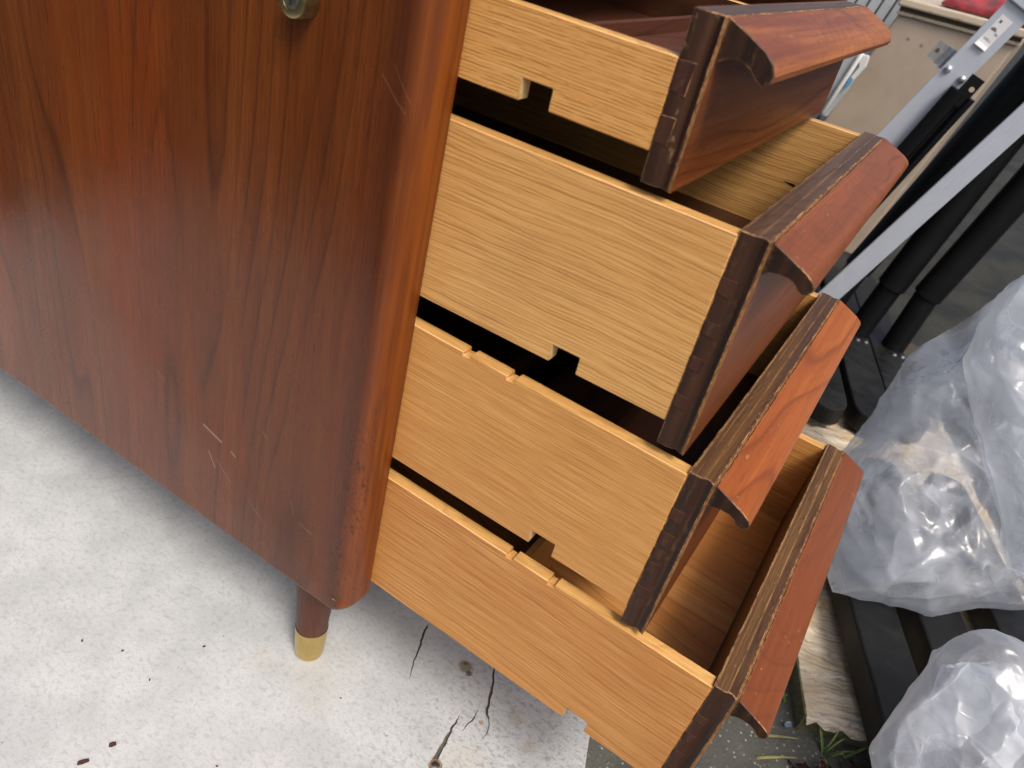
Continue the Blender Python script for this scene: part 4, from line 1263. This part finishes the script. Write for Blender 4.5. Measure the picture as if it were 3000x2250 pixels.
# ------------------------------------------------------------------ grass, dead leaves and scraps by the plywood
g = G("grass_green")
n = g.noise(g.obj, 40.0, 2.0)
g.fin(g.mix(g.rng(n, 0.35, 0.65), (0.075, 0.15, 0.025), (0.24, 0.27, 0.07)), 0.5, Transmission_Weight=0.0)
M_grass = g.m
def blade(base, tip, w, sag, mat, parent, name="blade"):
    b, t = Vector(base), Vector(tip)
    side = (t - b).cross(Vector((0, 0, 1)))
    side = side.normalized() if side.length > 1e-6 else Vector((1, 0, 0))
    V, F = [], []
    for k in range(7):
        s = k / 6
        p = b.lerp(t, s) + Vector((0, 0, sag * 4 * s * (1 - s)))
        ww = w * (1 - s ** 2) / 2 + 0.00015
        V += [p - side * ww, p + Vector((0, 0, -ww * 0.5)), p + side * ww]
    for k in range(6):
        F += [(3 * k, 3 * k + 1, 3 * k + 4, 3 * k + 3), (3 * k + 1, 3 * k + 2, 3 * k + 5, 3 * k + 4)]
    o = link(name, V, F, mat, parent, 180)
    o.modifiers.new("thick", 'SOLIDIFY').thickness = 0.0003
    return o
tuft = empty("grass_tuft", (0.428, 0.318, gz))
tag(tuft, "small green grass tuft growing at the plywood corner", "grass")
for (b, t, w, s) in [((0, 0, 0), (-0.022, 0.026, 0.020), 0.0036, 0.004), ((0, 0, 0), (0.012, 0.014, 0.026), 0.0018, 0.008), ((0.004, -0.002, 0), (0.026, 0.010, 0.018), 0.0018, 0.008),
                     ((0.0, -0.004, 0), (0.004, -0.022, 0.010), 0.0018, 0.004), ((0.002, 0, 0), (0.016, -0.006, 0.022), 0.0024, 0.007), ((0, 0.002, 0), (0.003, 0.020, 0.026), 0.0020, 0.009),
                     ((0.006, 0, 0), (0.030, 0.020, 0.012), 0.0026, 0.006)]:
    blade(b, t, w, s, M_grass, tuft)
M_dry = plain("dry_grass", (0.30, 0.28, 0.10), 0.6, 0, 60, 0.3)
for (b, t, w, lab) in [((0.356, 0.287, 0.0), (0.402, 0.314, 0.006), 0.0030, "upper of the pale fallen grass blades by the grass tuft"), ((0.366, 0.262, 0.0), (0.404, 0.289, 0.005), 0.0030, "lower pale fallen grass blade at the bottom edge"),
                       ((0.448, 0.327, 0.004), (0.470, 0.352, 0.016), 0.0034, "short green leaf blade beside the nearest black bar"), ((0.450, 0.352, 0.012), (0.470, 0.368, 0.020), 0.0030, "yellowish leaf blade resting on the plywood corner"),
                       ((0.374, 0.352, 0.002), (0.352, 0.372, 0.022), 0.0030, "green grass blade in the shade below the lowest pull")]:
    o = blade((0, 0, 0), tuple(Vector(t) - Vector(b)), w, 0.002, M_grass if 'green' in lab else M_dry, None, "fallen_grass")
    o.location = (b[0], b[1], b[2] + gz + 0.001)
    tag(o, lab, "grass")
M_leaf = plain("wet_dead_leaf", (0.060, 0.020, 0.013), 0.3, 0, 60, 0.5, 0.3)
for i in range(26):
    x = 0.405 + random.random() * 0.085
    y = 0.268 + (x - 0.40) * 0.42 + random.uniform(-0.035, 0.030)
    l, w = random.uniform(0.012, 0.034), random.uniform(0.004, 0.010)
    V, F = [], []
    for k in range(6):
        s = k / 5
        ww = w * math.sin(math.pi * (0.08 + 0.9 * s)) * 0.6
        z = 0.004 * math.sin(s * 4 + i) * 0.8 + 0.004
        V += [(l * (s - .5), -ww, z + 0.003), (l * (s - .5), 0, z), (l * (s - .5), ww, z + 0.0025 * math.cos(i))]
    for k in range(5):
        F += [(3 * k, 3 * k + 1, 3 * k + 4, 3 * k + 3), (3 * k + 1, 3 * k + 2, 3 * k + 5, 3 * k + 4)]
    o = link("dead_leaf", V, F, M_leaf, None, 180, loc=(x, y, gz + random.uniform(0, 0.006)), rot=(random.uniform(-.3, .3), random.uniform(-.3, .3), random.uniform(-1.4, 0.4)))
    o.modifiers.new("thick", 'SOLIDIFY').thickness = 0.0004
    tag(o, "wet brown dead leaf in the litter by the plywood corner", "leaf", "wet dead leaves by the plywood")
for i in range(9):
    x = 0.40 + random.random() * 0.07
    y = 0.285 + (x - 0.40) * 0.3 + random.uniform(-0.03, 0.02)
    a = random.uniform(-1.2, 0.2)
    l = random.uniform(0.02, 0.05)
    v, f = along(lathe([(0.0012, 0), (0.0016, l * .5), (0.0008, l)], 7), (0, 0, 0.002), (math.cos(a), math.sin(a), 0.1))
    tag(link("twig", v, f, M_chip, None, 60, loc=(x, y, gz + 0.002)), "thin dark twig in the leaf litter by the plywood corner", "twig", "twigs by the plywood")
v, f = along(lathe([(0.003, 0), (0.0045, 0.001), (0.003, 0.002)], 9), (0.383, 0.322, 0.003), (0.40, 0.30, 0.012))
o = link("plastic_scrap", [Vector(q) - Vector((0.383, 0.322, 0)) for q in v], f, plain("pale_blue_plastic", (0.14, 0.22, 0.30), 0.3), loc=(0.383, 0.322, gz + 0.004))
tag(o, "bit of pale blue plastic on the wet ground beside the plywood edge", "scrap")
